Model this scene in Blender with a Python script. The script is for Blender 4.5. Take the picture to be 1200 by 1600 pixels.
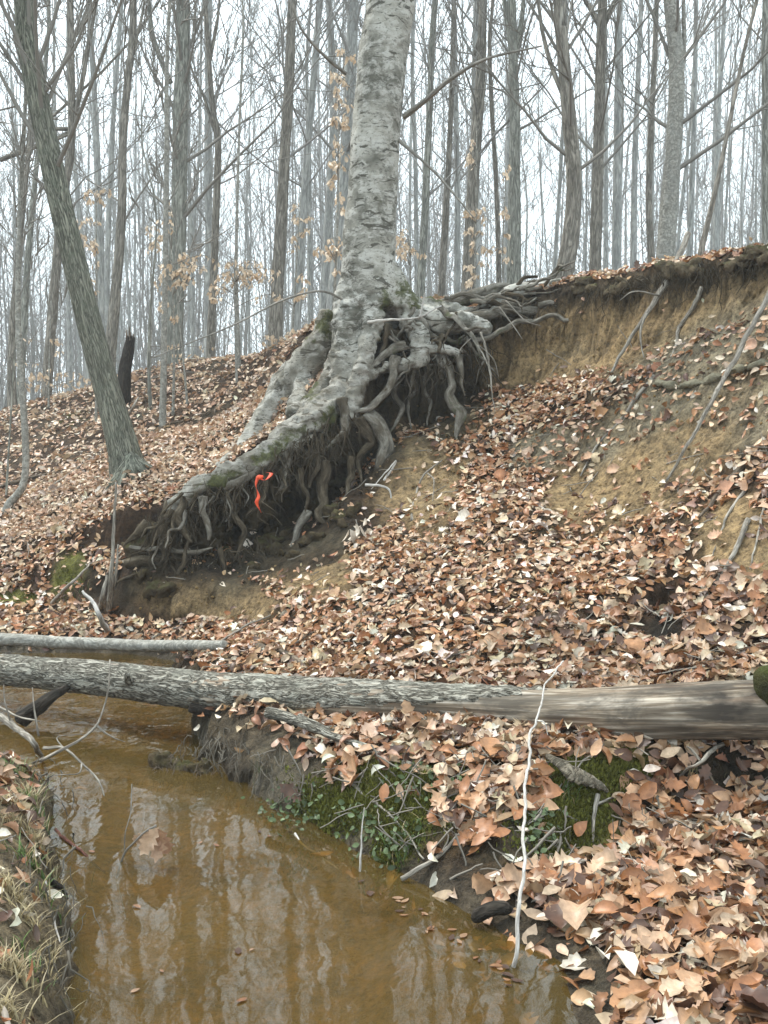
import bpy, math, random
import numpy as np
from mathutils import Vector

for o in list(bpy.data.objects):
    bpy.data.objects.remove(o)
SC = bpy.context.scene
COL = SC.collection
rng = np.random.default_rng(11)
PI = math.pi

# ------------------------------------------------------------------ camera, sky, sun, exposure
F = 1640.0                                   # focal length in pixels of the 1200 x 1600 picture
HC = 1.45                                    # eye height above the water
TH = -math.atan(100 / F)
cam = bpy.data.cameras.new('camera')
cam.sensor_fit = 'VERTICAL'; cam.sensor_height = 36.0; cam.sensor_width = 27.0
cam.lens = 36.0 * F / 1600.0
cam.clip_start = 0.05; cam.clip_end = 600
camo = bpy.data.objects.new('camera', cam); COL.objects.link(camo)
camo.location = (0, 0, HC); camo.rotation_euler = (PI / 2 + TH, 0, 0)
SC.camera = camo

SUN_EL, SUN_AZ = math.radians(60), math.radians(-48)    # azimuth from +Y, negative = left
W = bpy.data.worlds.new('World'); SC.world = W; W.use_nodes = True
nt = W.node_tree; nt.nodes.clear()
sky = nt.nodes.new('ShaderNodeTexSky'); sky.sky_type = 'NISHITA'; sky.sun_disc = False
sky.sun_elevation = SUN_EL; sky.sun_rotation = SUN_AZ; sky.dust_density = 4.0; sky.air_density = 1.2
mix = nt.nodes.new('ShaderNodeMix'); mix.data_type = 'RGBA'; mix.inputs[0].default_value = 0.88
mix.inputs[7].default_value = (11.8, 13.4, 14.2, 1)      # even high cloud over the blue
bg = nt.nodes.new('ShaderNodeBackground'); bg.inputs[1].default_value = 0.085
wo = nt.nodes.new('ShaderNodeOutputWorld')
nt.links.new(sky.outputs[0], mix.inputs[6]); nt.links.new(mix.outputs[2], bg.inputs[0]); nt.links.new(bg.outputs[0], wo.inputs[0])

sl = bpy.data.lights.new('sun', 'SUN'); sl.energy = 2.1; sl.angle = math.radians(12); sl.color = (1.0, 0.96, 0.88)
so = bpy.data.objects.new('sun', sl); COL.objects.link(so)
sd = Vector((math.cos(SUN_EL) * math.sin(SUN_AZ), math.cos(SUN_EL) * math.cos(SUN_AZ), math.sin(SUN_EL)))
so.rotation_euler = (-sd).to_track_quat('-Z', 'Y').to_euler()
so.location = (0, 0, 30)
SC.view_settings.view_transform = 'Standard'; SC.view_settings.look = 'None'
SC.view_settings.exposure = 0.96; SC.view_settings.gamma = 1.0
SC.view_settings.use_curve_mapping = False
SC.render.engine = 'CYCLES'
SC.cycles.max_bounces = 6; SC.cycles.diffuse_bounces = 3; SC.cycles.glossy_bounces = 3
SC.cycles.transparent_max_bounces = 8; SC.cycles.transmission_bounces = 3
SC.cycles.caustics_reflective = False; SC.cycles.caustics_refractive = False

# ------------------------------------------------------------------ small maths
_perm = np.random.default_rng(3).permutation(256); _perm = np.concatenate([_perm, _perm, _perm])
_g = np.random.default_rng(4).normal(size=(256, 3)); _g /= np.linalg.norm(_g, axis=1)[:, None]

def noise(p):
    p = np.asarray(p, float); sh = p.shape[:-1]; p = p.reshape(-1, 3)
    i = np.floor(p).astype(int); f = p - i; i &= 255
    w = f * f * f * (f * (f * 6 - 15) + 10)
    out = np.zeros(len(p))
    for dx in (0, 1):
        for dy in (0, 1):
            for dz in (0, 1):
                h = _perm[_perm[_perm[(i[:, 0] + dx) & 255] + ((i[:, 1] + dy) & 255)] + ((i[:, 2] + dz) & 255)]
                d = ((f - (dx, dy, dz)) * _g[h]).sum(1)
                k = (w[:, 0] if dx else 1 - w[:, 0]) * (w[:, 1] if dy else 1 - w[:, 1]) * (w[:, 2] if dz else 1 - w[:, 2])
                out += d * k
    return (out * 1.6).reshape(sh)

def fbm(p, o=3):
    p = np.asarray(p, float); s = 0; a = 1
    for k in range(o):
        s = s + a * noise(p * (2.03 ** k) + k * 7.3); a *= .5
    return s

def sstep(a, b, x):
    t = np.clip((x - a) / (b - a), 0, 1); return t * t * (3 - 2 * t)

def ray(u, v):
    xc = (u - 600) / F; yc = (800 - v) / F
    return np.array([xc, math.cos(TH) - yc * math.sin(TH), math.sin(TH) + yc * math.cos(TH)])

def P(u, v, Y):
    d = ray(u, v); return np.array([0, 0, HC]) + d * (Y / d[1])

def px(r, Y):                                 # length in metres of r pixels at depth Y
    return r / F * Y

def project(p):
    p = np.asarray(p) - (0, 0, HC)
    z = p[..., 1] * math.cos(TH) + p[..., 2] * math.sin(TH)
    y = -p[..., 1] * math.sin(TH) + p[..., 2] * math.cos(TH)
    z = np.maximum(z, 1e-3)
    return 600 + F * p[..., 0] / z, 800 - F * y / z, z

# ------------------------------------------------------------------ the lie of the land: knots (distance, height) along bearings
# order: near, bank edge, water in, water out, toe, bank top, bench, slope, scarp foot, hollow back, rim, plateau, far, horizon
KN = {
 -600: [(1.8,.30),(3.5,.33),(6.0,-.15),(7.3,-.15),(7.7,.10),(7.9,.22),(8.4,.30),(8.7,.42),(9.0,.55),(9.2,.70),(9.6,.85),(15,1.8),(28,2.2),(170,7)],
 0:    [(1.8,.22),(4.2,.22),(4.9,-.12),(7.2,-.12),(7.6,.10),(7.8,.16),(8.2,.24),(8.4,.34),(8.6,.44),(8.75,.48),(9.1,.64),(15.5,1.93),(28,2.2),(170,7)],
 60:   [(1.8,.13),(4.0,.12),(4.7,-.12),(7.2,-.14),(7.5,.09),(7.7,.15),(8.0,.22),(8.2,.32),(8.35,.48),(8.5,.52),(8.8,.68),(15.2,2.1),(28,2.4),(170,7)],
 116:  [(1.8,-.12),(2.5,-.14),(3.2,-.16),(7.2,-.15),(7.5,.08),(7.65,.14),(7.9,.22),(8.05,.34),(8.2,.52),(8.4,.58),(8.6,.76),(15,2.2),(28,2.5),(170,7)],
 200:  [(1.8,-.18),(2.5,-.2),(3.2,-.2),(7.15,-.15),(7.4,.08),(7.5,.14),(7.66,.20),(7.74,.46),(7.95,.58),(8.3,.66),(8.42,.98),(15,2.45),(28,2.7),(170,7)],
 275:  [(1.8,-.2),(2.5,-.2),(3.2,-.2),(6.9,-.10),(7.1,.06),(7.2,.12),(7.5,.20),(7.58,.46),(7.8,.56),(8.35,.64),(8.45,1.04),(14.5,2.56),(28,2.8),(170,7)],
 315:  [(1.8,-.2),(2.5,-.2),(3.2,-.2),(4.62,-.12),(4.75,.05),(5.1,.12),(7.44,.20),(7.53,.46),(7.8,.56),(8.4,.66),(8.5,1.10),(14.3,2.62),(28,2.85),(170,7)],
 400:  [(1.8,-.2),(2.5,-.2),(3.2,-.2),(4.12,-.12),(4.28,.06),(4.7,.22),(7.2,.28),(7.42,.46),(7.8,.58),(8.5,.74),(8.62,1.42),(13,2.6),(28,2.9),(170,7)],
 500: [(1.8,-.2),(2.5,-.2),(3.0,-.2),(3.78,-.12),(3.92,.05),(4.3,.20),(5.6,.28),(7.3,.62),(7.85,.78),(8.8,.88),(8.95,1.95),(10.5,2.7),(28,3.0),(170,7)],
 600: [(1.8,-.18),(2.4,-.18),(2.9,-.18),(3.48,-.10),(3.6,.04),(3.95,.24),(5.3,.30),(7.9,.97),(8.35,1.38),(9.0,1.48),(9.18,2.5),(10.5,2.85),(28,3.1),(170,7)],
 700: [(1.8,-.16),(2.4,-.16),(2.8,-.14),(3.15,-.08),(3.32,.04),(3.8,.26),(5.2,.33),(7.9,1.16),(8.7,1.58),(9.2,1.75),(9.32,2.55),(10.5,2.9),(28,3.1),(170,7)],
 800: [(1.8,-.14),(2.3,-.14),(2.6,-.10),(2.86,-.05),(3.2,.05),(3.7,.29),(5.1,.38),(7.7,1.27),(8.9,1.92),(9.12,2.2),(9.22,2.75),(10.5,2.95),(28,3.1),(170,7)],
 900: [(1.8,-.12),(2.2,-.10),(2.4,-.05),(2.62,.0),(3.52,.07),(3.80,.31),(5.0,.42),(6.9,1.06),(8.5,2.12),(8.68,2.4),(8.80,2.84),(10,3.0),(28,3.1),(170,7)],
 1000: [(1.8,.05),(2.1,.05),(2.3,.05),(2.5,.06),(3.64,.10),(3.92,.33),(4.95,.45),(6.5,1.13),(7.9,2.22),(8.05,2.5),(8.18,2.84),(10,3.0),(28,3.1),(170,7)],
 1200: [(1.8,.08),(2.1,.08),(2.3,.08),(2.5,.08),(3.85,.12),(4.08,.34),(4.7,.52),(5.9,1.32),(6.9,2.32),(7.02,2.5),(7.14,2.82),(9,3.0),(28,3.1),(170,7)],
 1700: [(1.8,.10),(2.1,.10),(2.3,.10),(2.5,.10),(3.6,.14),(3.9,.36),(4.3,.62),(5.0,1.35),(5.8,2.32),(5.92,2.5),(6.05,2.82),(8,3.0),(28,3.1),(170,7)],
}
_us = np.array(sorted(KN)); _KY = np.array([[k[0] for k in KN[u]] for u in _us]); _KZ = np.array([[k[1] for k in KN[u]] for u in _us])
_du = np.linspace(-600, 1700, 461)                    # resample and soften across bearings
def _soft(A):
    out = []
    ker = np.exp(-np.linspace(-2, 2, 9) ** 2); ker /= ker.sum()
    for k in range(A.shape[1]):
        a = np.interp(_du, _us, A[:, k]); a = np.convolve(np.pad(a, 4, mode='edge'), ker, 'valid'); out.append(a)
    return np.array(out)
_DY, _DZ = _soft(_KY), _soft(_KZ)

def _raw(x, y):
    yy = np.maximum(y, 1.2); u = 600 + F * x / yy
    u = np.clip(u, -600, 1700)
    u = u + 10 * np.sin(yy * 5.1 + u * .02)
    ky = np.array([np.interp(u, _du, r) for r in _DY]); kz = np.array([np.interp(u, _du, r) for r in _DZ])
    z = kz[0].copy()
    for k in range(len(ky) - 1):
        t = np.clip((yy - ky[k]) / np.maximum(ky[k + 1] - ky[k], 1e-4), 0, 1)
        z = np.where(yy >= ky[k], kz[k] + t * (kz[k + 1] - kz[k]), z)
    return z

PITS = [(P(1036, 992, 5.42), .085, .24), (P(905, 890, 6.4), .12, .07), (P(735, 650, 8.6), .10, .16), (P(590, 790, 8.15), .13, .06)]
def ground(x, y):
    x = np.asarray(x, float); y = np.asarray(y, float)
    d = 0.05 * np.clip(y / 7, .6, 6)
    z = (_raw(x + d, y) + _raw(x - d, y) + _raw(x, y + d) + _raw(x, y - d) + 2 * _raw(x, y)) / 6
    q = np.stack([x, y, x * 0], -1)
    z = z + .035 * noise(q * 1.7) + .022 * noise(q * 4.3 + 5) + .010 * noise(q * 11 + 9)
    z = z + np.where(y > 10, .12 * noise(q * .35 + 3) * np.clip((y - 10) / 6, 0, 1), 0)
    for c, r, dep in PITS:
        z = z - dep * np.exp(-((x - c[0]) ** 2 + (y - c[1]) ** 2) / (r * r))
    return z

def gz(x, y): return float(ground(np.array([x]), np.array([y]))[0])

def hit(u, v, lift=0.0):
    d = ray(u, v); Y = np.concatenate([np.arange(1.6, 14, .012), np.arange(14, 60, .2)])
    p = np.array([0, 0, HC]) + d[None] * (Y / d[1])[:, None]
    k = np.argmax(p[:, 2] < np.maximum(ground(p[:, 0], p[:, 1]), 0.0))
    if k == 0: k = len(Y) - 1 if p[0, 2] > 0 else 0
    q = p[k].copy(); q = q - d / np.linalg.norm(d) * lift; q[2] += lift * .5
    return q

# ------------------------------------------------------------------ mesh building
def build(name, V, Fq, mat, parent=None, attrs=None, smooth=True, loc=None):
    """V (n,3); Fq list of int arrays (m,k); attrs name -> (n,3) vector or (n,4) colour."""
    V = np.asarray(V, np.float32)
    me = bpy.data.meshes.new(name)
    if loc is not None: V = V - np.asarray(loc, np.float32)
    me.vertices.add(len(V)); me.vertices.foreach_set('co', V.ravel())
    Fq = [np.asarray(f, np.int32) for f in Fq if len(f)]
    nl = sum(f.size for f in Fq); npoly = sum(len(f) for f in Fq)
    me.loops.add(nl); me.polygons.add(npoly)
    me.loops.foreach_set('vertex_index', np.concatenate([f.ravel() for f in Fq]))
    st = []; tot = []; o = 0
    for f in Fq:
        k = f.shape[1]; st.append(o + np.arange(len(f)) * k); tot.append(np.full(len(f), k)); o += f.size
    me.polygons.foreach_set('loop_start', np.concatenate(st).astype(np.int32))
    me.polygons.foreach_set('loop_total', np.concatenate(tot).astype(np.int32))
    me.update(calc_edges=True); me.validate()
    for an, a in (attrs or {}).items():
        a = np.asarray(a, np.float32)
        if len(a) != len(me.vertices): continue
        if a.shape[1] == 4:
            at = me.attributes.new(an, 'FLOAT_COLOR', 'POINT'); at.data.foreach_set('color', a.ravel())
        else:
            at = me.attributes.new(an, 'FLOAT_VECTOR', 'POINT'); at.data.foreach_set('vector', a.ravel())
    if smooth: me.polygons.foreach_set('use_smooth', np.ones(len(me.polygons), bool))
    if mat: me.materials.append(mat)
    ob = bpy.data.objects.new(name, me); COL.objects.link(ob)
    if loc is not None: ob.location = loc
    if parent is not None: put(ob, parent)
    return ob

def put(ob, parent):
    ob.parent = parent
    if parent.type == 'EMPTY' or True:
        ob.location = Vector(ob.location) - Vector(parent.location)

def thing(name, label, cat, loc, group=None):
    e = bpy.data.objects.new(name, None); e.empty_display_size = .1; COL.objects.link(e); e.location = loc
    tag(e, label, cat, group); return e

def tag(o, label=None, cat=None, group=None, kind=None):
    if label: o['label'] = label
    if cat: o['category'] = cat
    if group: o['group'] = group
    if kind: o['kind'] = kind
    return o

def spline(pts, m):
    p = np.asarray(pts, float); n = len(p)
    q = np.vstack([2 * p[0] - p[1], p, 2 * p[-1] - p[-2]])
    out = []
    for t in np.linspace(0, n - 1, m):
        i = min(int(t), n - 2); f = t - i; a, b, c, d = q[i], q[i + 1], q[i + 2], q[i + 3]
        out.append(.5 * (2 * b + (c - a) * f + (2 * a - 5 * b + 4 * c - d) * f * f + (3 * b - a - 3 * c + d) * f ** 3))
    return np.array(out)

class MB:
    def __init__(s): s.v = []; s.q = []; s.t = []; s.b = []; s.n = 0
    def add(s, V, q=None, t=None, b=None):
        V = np.asarray(V, float)
        if q is not None and len(q): s.q.append(np.asarray(q) + s.n)
        if t is not None and len(t): s.t.append(np.asarray(t) + s.n)
        s.v.append(V); s.b.append(np.zeros_like(V) if b is None else b); s.n += len(V)
    def tube(s, path, rad, sides=8, rough=0.0, seed=0, ring=None, cap=True, flat=1.0, rfreq=6.0):
        P_ = np.asarray(path, float); R = np.broadcast_to(np.asarray(rad, float), (len(P_),)); k = len(P_)
        T = np.gradient(P_, axis=0); T /= np.maximum(np.linalg.norm(T, axis=1), 1e-9)[:, None]
        ref = np.array([0, 0, 1.]) if abs(T[0][2]) < .8 else np.array([0, 1., 0])
        N = np.zeros_like(P_); n = ref - T[0] * ref.dot(T[0]); n /= np.linalg.norm(n)
        for i in range(k):
            n = n - T[i] * n.dot(T[i]); n /= max(np.linalg.norm(n), 1e-9); N[i] = n
        B = np.cross(T, N)
        a = np.arange(sides) / sides * 2 * PI
        arc = np.concatenate([[0], np.cumsum(np.linalg.norm(np.diff(P_, axis=0), axis=1))])
        ca, sa = np.cos(a), np.sin(a)
        C = np.stack([np.broadcast_to(ca, (k, sides)) * R[:, None], np.broadcast_to(sa, (k, sides)) * R[:, None], np.broadcast_to(arc[:, None], (k, sides))], -1)
        rr = np.ones((k, sides))
        if rough:
            m = max(R.mean(), .01)
            rr += rough * fbm(np.stack([C[..., 0] / m * .8, C[..., 1] / m * .8, C[..., 2] * rfreq], -1) + seed * 3.7, 3)
        if ring is not None: rr *= ring(C, arc)
        V = P_[:, None] + (N[:, None] * (ca[None, :] * flat)[..., None] + B[:, None] * sa[None, :, None]) * (R[:, None] * rr)[..., None]
        i = np.arange(k - 1)[:, None] * sides; j = np.arange(sides)[None]; j2 = (j + 1) % sides
        q = np.stack([i + j, i + j2, i + sides + j2, i + sides + j], -1).reshape(-1, 4)
        V = V.reshape(-1, 3); bb = C.reshape(-1, 3) + seed * 1.37
        t = None
        if cap:
            n0 = len(V)
            V = np.vstack([V, P_[0] - T[0] * R[0] * .3, P_[-1] + T[-1] * R[-1] * .3]); bb = np.vstack([bb, bb[0], bb[n0 - 1]])
            jj = np.arange(sides); j2 = (jj + 1) % sides
            t = np.vstack([np.stack([np.full(sides, n0), j2, jj], -1), np.stack([np.full(sides, n0 + 1), n0 - sides + jj, n0 - sides + j2], -1)])
        s.add(V, q, t, bb)
    def batch(s, Pp, R, sides=3):
        Pp = np.asarray(Pp, float); N_, k, _ = Pp.shape
        if N_ == 0: return
        T = np.gradient(Pp, axis=1); T /= np.maximum(np.linalg.norm(T, axis=2), 1e-9)[..., None]
        ref = np.array([.31, .87, .11])
        U = np.cross(T, ref); U /= np.maximum(np.linalg.norm(U, axis=2), 1e-6)[..., None]
        B = np.cross(T, U); a = np.arange(sides) / sides * 2 * PI
        V = Pp[:, :, None] + (U[:, :, None] * np.cos(a)[:, None] + B[:, :, None] * np.sin(a)[:, None]) * R[:, :, None, None]
        base = np.arange(N_)[:, None, None] * (k * sides); i = np.arange(k - 1)[None, :, None] * sides; j = np.arange(sides)[None, None]; j2 = (j + 1) % sides
        q = np.stack([base + i + j, base + i + j2, base + i + sides + j2, base + i + sides + j], -1).reshape(-1, 4)
        s.add(V.reshape(-1, 3), q)
    def build(s, name, mat, parent=None, loc=None, smooth=True):
        V = np.vstack(s.v); q = [np.vstack(s.q)] if s.q else []; t = [np.vstack(s.t)] if s.t else []
        return build(name, V, q + t, mat, parent, {'buv': np.vstack(s.b)}, smooth, loc)

def remesh(mb, vox, smooth_it=3, disp=None):
    """fuse closed overlapping tubes into one skin; returns (verts, quads, normals)"""
    ob = mb.build('tmp', None)
    m = ob.modifiers.new('r', 'REMESH'); m.mode = 'VOXEL'; m.voxel_size = vox
    s_ = ob.modifiers.new('s', 'SMOOTH'); s_.factor = .5; s_.iterations = smooth_it
    dg = bpy.context.evaluated_depsgraph_get(); dg.update()
    me = bpy.data.meshes.new_from_object(ob.evaluated_get(dg))
    n = len(me.vertices); V = np.empty(n * 3, np.float32); me.vertices.foreach_get('co', V); V = V.reshape(-1, 3).astype(float)
    Nn = np.empty(n * 3, np.float32); me.vertices.foreach_get('normal', Nn); Nn = Nn.reshape(-1, 3).astype(float)
    lt = np.empty(len(me.polygons), np.int32); me.polygons.foreach_get('loop_total', lt)
    li = np.empty(len(me.loops), np.int32); me.loops.foreach_get('vertex_index', li)
    ls = np.empty(len(me.polygons), np.int32); me.polygons.foreach_get('loop_start', ls)
    q = np.stack([li[ls[lt == 4] + k] for k in range(4)], -1) if (lt == 4).any() else np.zeros((0, 4), int)
    t = np.stack([li[ls[lt == 3] + k] for k in range(3)], -1) if (lt == 3).any() else np.zeros((0, 3), int)
    me0 = ob.data
    bpy.data.objects.remove(ob); bpy.data.meshes.remove(me0); bpy.data.meshes.remove(me)
    return V, [q, t], Nn

# ------------------------------------------------------------------ materials
class NT:
    def __init__(s, name):
        s.m = bpy.data.materials.new(name); s.m.use_nodes = True; s.t = s.m.node_tree; s.t.nodes.clear()
        s.out = s.t.nodes.new('ShaderNodeOutputMaterial')
    def n(s, typ, **k):
        nd = s.t.nodes.new(typ)
        for a, b in k.items(): setattr(nd, a, b)
        return nd
    def l(s, a, b): s.t.links.new(a, b)
    def attr(s, name): return s.n('ShaderNodeAttribute', attribute_name=name)
    def obj(s): return s.n('ShaderNodeTexCoord').outputs['Object']
    def pos(s): return s.n('ShaderNodeNewGeometry').outputs['Position']
    def mapp(s, vec, sc):
        m = s.n('ShaderNodeMapping'); m.inputs['Scale'].default_value = sc; s.l(vec, m.inputs['Vector']); return m.outputs[0]
    def noise(s, vec, scale, detail=4, rough=.6, dist=0):
        k = s.n('ShaderNodeTexNoise'); k.inputs['Scale'].default_value = scale; k.inputs['Detail'].default_value = detail
        k.inputs['Roughness'].default_value = rough; k.inputs['Distortion'].default_value = dist; s.l(vec, k.inputs['Vector']); return k.outputs[0]
    def voro(s, vec, scale, feat='F1'):
        k = s.n('ShaderNodeTexVoronoi', feature=feat); k.inputs['Scale'].default_value = scale; s.l(vec, k.inputs['Vector']); return k.outputs['Distance']
    def ramp(s, fac, stops):
        r = s.n('ShaderNodeValToRGB'); e = r.color_ramp.elements
        while len(e) < len(stops): e.new(.5)
        for el, (p, c) in zip(e, stops):
            el.position = p; el.color = (*c, 1) if len(c) == 3 else c
        s.l(fac, r.inputs[0]); return r.outputs[0]
    def mixc(s, fac, a, b, mode='MIX'):
        m = s.n('ShaderNodeMix', data_type='RGBA', blend_type=mode)
        for sock, val in ((m.inputs[0], fac), (m.inputs[6], a), (m.inputs[7], b)):
            if hasattr(val, 'is_linked'): s.l(val, sock)
            elif isinstance(val, tuple): sock.default_value = (*val, 1)
            else: sock.default_value = val
        return m.outputs[2]
    def math(s, op, a, b=0.0):
        m = s.n('ShaderNodeMath', operation=op)
        for sock, val in zip(m.inputs, (a, b)):
            if hasattr(val, 'is_linked'): s.l(val, sock)
            else: sock.default_value = val
        return m.outputs[0]
    def bump(s, h, strength=.5, dist=.01, prev=None):
        b = s.n('ShaderNodeBump'); b.inputs['Strength'].default_value = strength; b.inputs['Distance'].default_value = dist
        s.l(h, b.inputs['Height'])
        if prev is not None: s.l(prev, b.inputs['Normal'])
        return b.outputs[0]
    def bsdf(s, col, rough=.8, normal=None, spec=.3):
        p = s.n('ShaderNodeBsdfPrincipled')
        if hasattr(col, 'is_linked'): s.l(col, p.inputs['Base Color'])
        else: p.inputs['Base Color'].default_value = (*col, 1)
        if hasattr(rough, 'is_linked'): s.l(rough, p.inputs['Roughness'])
        else: p.inputs['Roughness'].default_value = rough
        p.inputs['Specular IOR Level'].default_value = spec
        if normal is not None: s.l(normal, p.inputs['Normal'])
        return p
    def done(s, sh): s.l(sh.outputs[0], s.out.inputs[0]); return s.m

def bark_mat(name, dark, light, scale=1.0, furrow=(20, 20, 3.0), lichen=(.25, .27, .21), lich=.35, depth=.012, grain=True):
    b = NT(name); a = b.attr('buv').outputs['Vector']
    st = b.mapp(a, furrow)
    f = b.noise(st, scale, 3, .6, .8)
    cr = b.math('MULTIPLY', b.math('ABSOLUTE', b.math('SUBTRACT', f, .5)), 6.0)
    fine = b.noise(b.mapp(a, tuple(k * 2.6 for k in furrow)), scale, 4, .7, .4)
    h = b.math('ADD', b.math('MINIMUM', cr, 1.0), b.math('MULTIPLY', fine, .6))
    mid = tuple((p_ + q_) * .5 for p_, q_ in zip(dark, light))
    col = b.ramp(h, [(.30, dark), (.66, mid), (1.15, light)])
    col = b.mixc(1.0, col, b.ramp(fine, [(.36, (.72, .72, .71)), (.64, (1.22, 1.22, 1.2))]), 'MULTIPLY')
    blot = b.noise(a, 9, 5, .75)
    col = b.mixc(b.ramp(blot, [(.48, (0, 0, 0)), (.66, (lich * .7, lich * .7, lich * .7))]), col, lichen)
    blot2 = b.noise(a, 1.2, 3, .6)
    col = b.mixc(b.ramp(blot2, [(.35, (.0, .0, .0)), (.7, (.45, .45, .45))]), col, tuple(c * .55 for c in light))
    return b.done(b.bsdf(col, .88, b.bump(h, .8, depth), .15))

M = {}
M['bark_grey'] = bark_mat('bark_grey', (.12, .118, .10), (.38, .375, .33))
M['bark_brown'] = bark_mat('bark_brown', (.11, .098, .082), (.34, .31, .265), lichen=(.22, .22, .17), lich=.25)
M['bark_smooth'] = bark_mat('bark_smooth', (.20, .19, .165), (.38, .365, .325), furrow=(13, 13, 13), depth=.005, lichen=(.33, .34, .32), lich=.5)
M['bark_lean'] = bark_mat('bark_lean', (.045, .045, .034), (.31, .305, .245), furrow=(40, 40, 5), depth=.016, lichen=(.2, .23, .17), lich=.5)
M['bark_hazed'] = bark_mat('bark_hazed', (.28, .28, .27), (.46, .46, .435), furrow=(10, 10, 2), depth=.01)  # far bark made paler: distance haze put into the colour
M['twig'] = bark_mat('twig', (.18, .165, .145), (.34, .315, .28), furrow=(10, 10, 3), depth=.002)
M['twig_hazed'] = bark_mat('twig_hazed', (.27, .255, .24), (.40, .385, .36), furrow=(4, 4, 1), depth=.001)  # paler than the near twigs, haze painted into their colour
M['stick_grey'] = bark_mat('stick_grey', (.13, .11, .09), (.38, .345, .295), furrow=(40, 40, 6), depth=.003, lichen=(.36, .35, .29), lich=.3)
M['stick_brown'] = bark_mat('stick_brown', (.06, .045, .034), (.2, .155, .115), furrow=(40, 40, 8), depth=.003, lich=.15)
M['stick_pale'] = bark_mat('stick_pale', (.34, .31, .28), (.62, .59, .55), furrow=(50, 50, 9), depth=.002, lichen=(.6, .59, .55), lich=.3)
M['wet_wood'] = bark_mat('wet_wood', (.012, .01, .008), (.05, .04, .032), furrow=(30, 30, 6), depth=.006, lich=.05)
M['red_twig'] = bark_mat('red_twig', (.07, .03, .022), (.17, .075, .055), furrow=(40, 40, 8), depth=.002, lich=.1)

def beech_mat():
    b = NT('beech_bark'); o = b.pos(); at = b.attr('buv')
    sep = b.n('ShaderNodeSeparateColor'); b.l(at.outputs['Color'], sep.inputs[0])
    moss, rooty = sep.outputs[0], sep.outputs[1]
    base = b.noise(o, 2.2, 5, .65)
    col = b.ramp(base, [(.38, (.11, .106, .085)), (.5, (.235, .225, .19)), (.62, (.39, .375, .325))])
    blot = b.noise(b.mapp(o, (3.2, 3.2, 5)), 2.2, 6, .72, .4)
    col = b.mixc(b.ramp(blot, [(.47, (0, 0, 0)), (.58, (.8, .8, .8))]), col, (.47, .455, .41))
    # horizontal wrinkles, eyebrow scars and knots of smooth bark
    wr = b.noise(b.mapp(o, (3.4, 3.4, 11)), 1.5, 4, .62, 1.1)
    col = b.mixc(b.ramp(wr, [(.565, (0, 0, 0)), (.615, (.92, .92, .92))]), col, (.062, .057, .043))
    dots = b.noise(b.mapp(o, (14, 14, 26)), 2.0, 3, .7)
    col = b.mixc(b.ramp(dots, [(.56, (0, 0, 0)), (.65, (.75, .75, .75))]), col, (.08, .073, .06))
    # mottled dark brown over the roots and on downward faces
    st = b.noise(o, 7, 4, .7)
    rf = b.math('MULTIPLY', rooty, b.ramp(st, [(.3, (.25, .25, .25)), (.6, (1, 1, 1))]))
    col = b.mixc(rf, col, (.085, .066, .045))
    mf = b.noise(o, 9, 5, .75)
    mm = b.ramp(b.math('ADD', b.math('MULTIPLY', moss, .8), b.math('MULTIPLY', b.math('SUBTRACT', mf, .5), 2.6)), [(.40, (0, 0, 0)), (.75, (.9, .9, .9))])
    mcol = b.ramp(b.noise(o, 38, 4, .7), [(.35, (.02, .024, .007)), (.65, (.085, .088, .026))])
    col = b.mixc(mm, col, mcol)
    h = b.math('ADD', b.math('MULTIPLY', wr, -.6), b.math('ADD', b.math('MULTIPLY', blot, .35), b.math('MULTIPLY', dots, -.25)))
    nb = b.bump(h, .55, .014)
    nb = b.bump(b.noise(o, 60, 4, .7), .4, .005, nb)
    return b.done(b.bsdf(col, .84, nb, .2))
M['beech'] = beech_mat()

def root_mat():
    b = NT('root_bark'); a = b.attr('buv').outputs['Vector']; o = b.pos()
    f = b.noise(b.mapp(a, (24, 24, 8)), 1.2, 5, .7, .5)
    col = b.ramp(f, [(.34, (.055, .048, .038)), (.5, (.15, .135, .11)), (.68, (.30, .28, .24))])
    s_ = b.noise(o, 5, 4, .7)
    col = b.mixc(b.ramp(s_, [(.47, (0, 0, 0)), (.64, (.8, .8, .8))]), col, (.07, .054, .036))
    m_ = b.noise(o, 3.1, 4, .75)
    col = b.mixc(b.ramp(m_, [(.60, (0, 0, 0)), (.68, (.75, .75, .75))]), col, (.05, .06, .02))
    return b.done(b.bsdf(col, .88, b.bump(f, .8, .008), .15))
M['root'] = root_mat()
def root_dark():
    b = NT('root_bark_dark'); a = b.attr('buv').outputs['Vector']  # darker version of the root bark
    f = b.noise(b.mapp(a, (24, 24, 8)), 1.2, 5, .7, .5)
    col = b.ramp(f, [(.34, (.022, .017, .011)), (.55, (.085, .067, .045)), (.75, (.19, .16, .12))])
    return b.done(b.bsdf(col, .9, b.bump(f, .8, .008), .1))
M['root_dark'] = root_dark()

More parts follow.
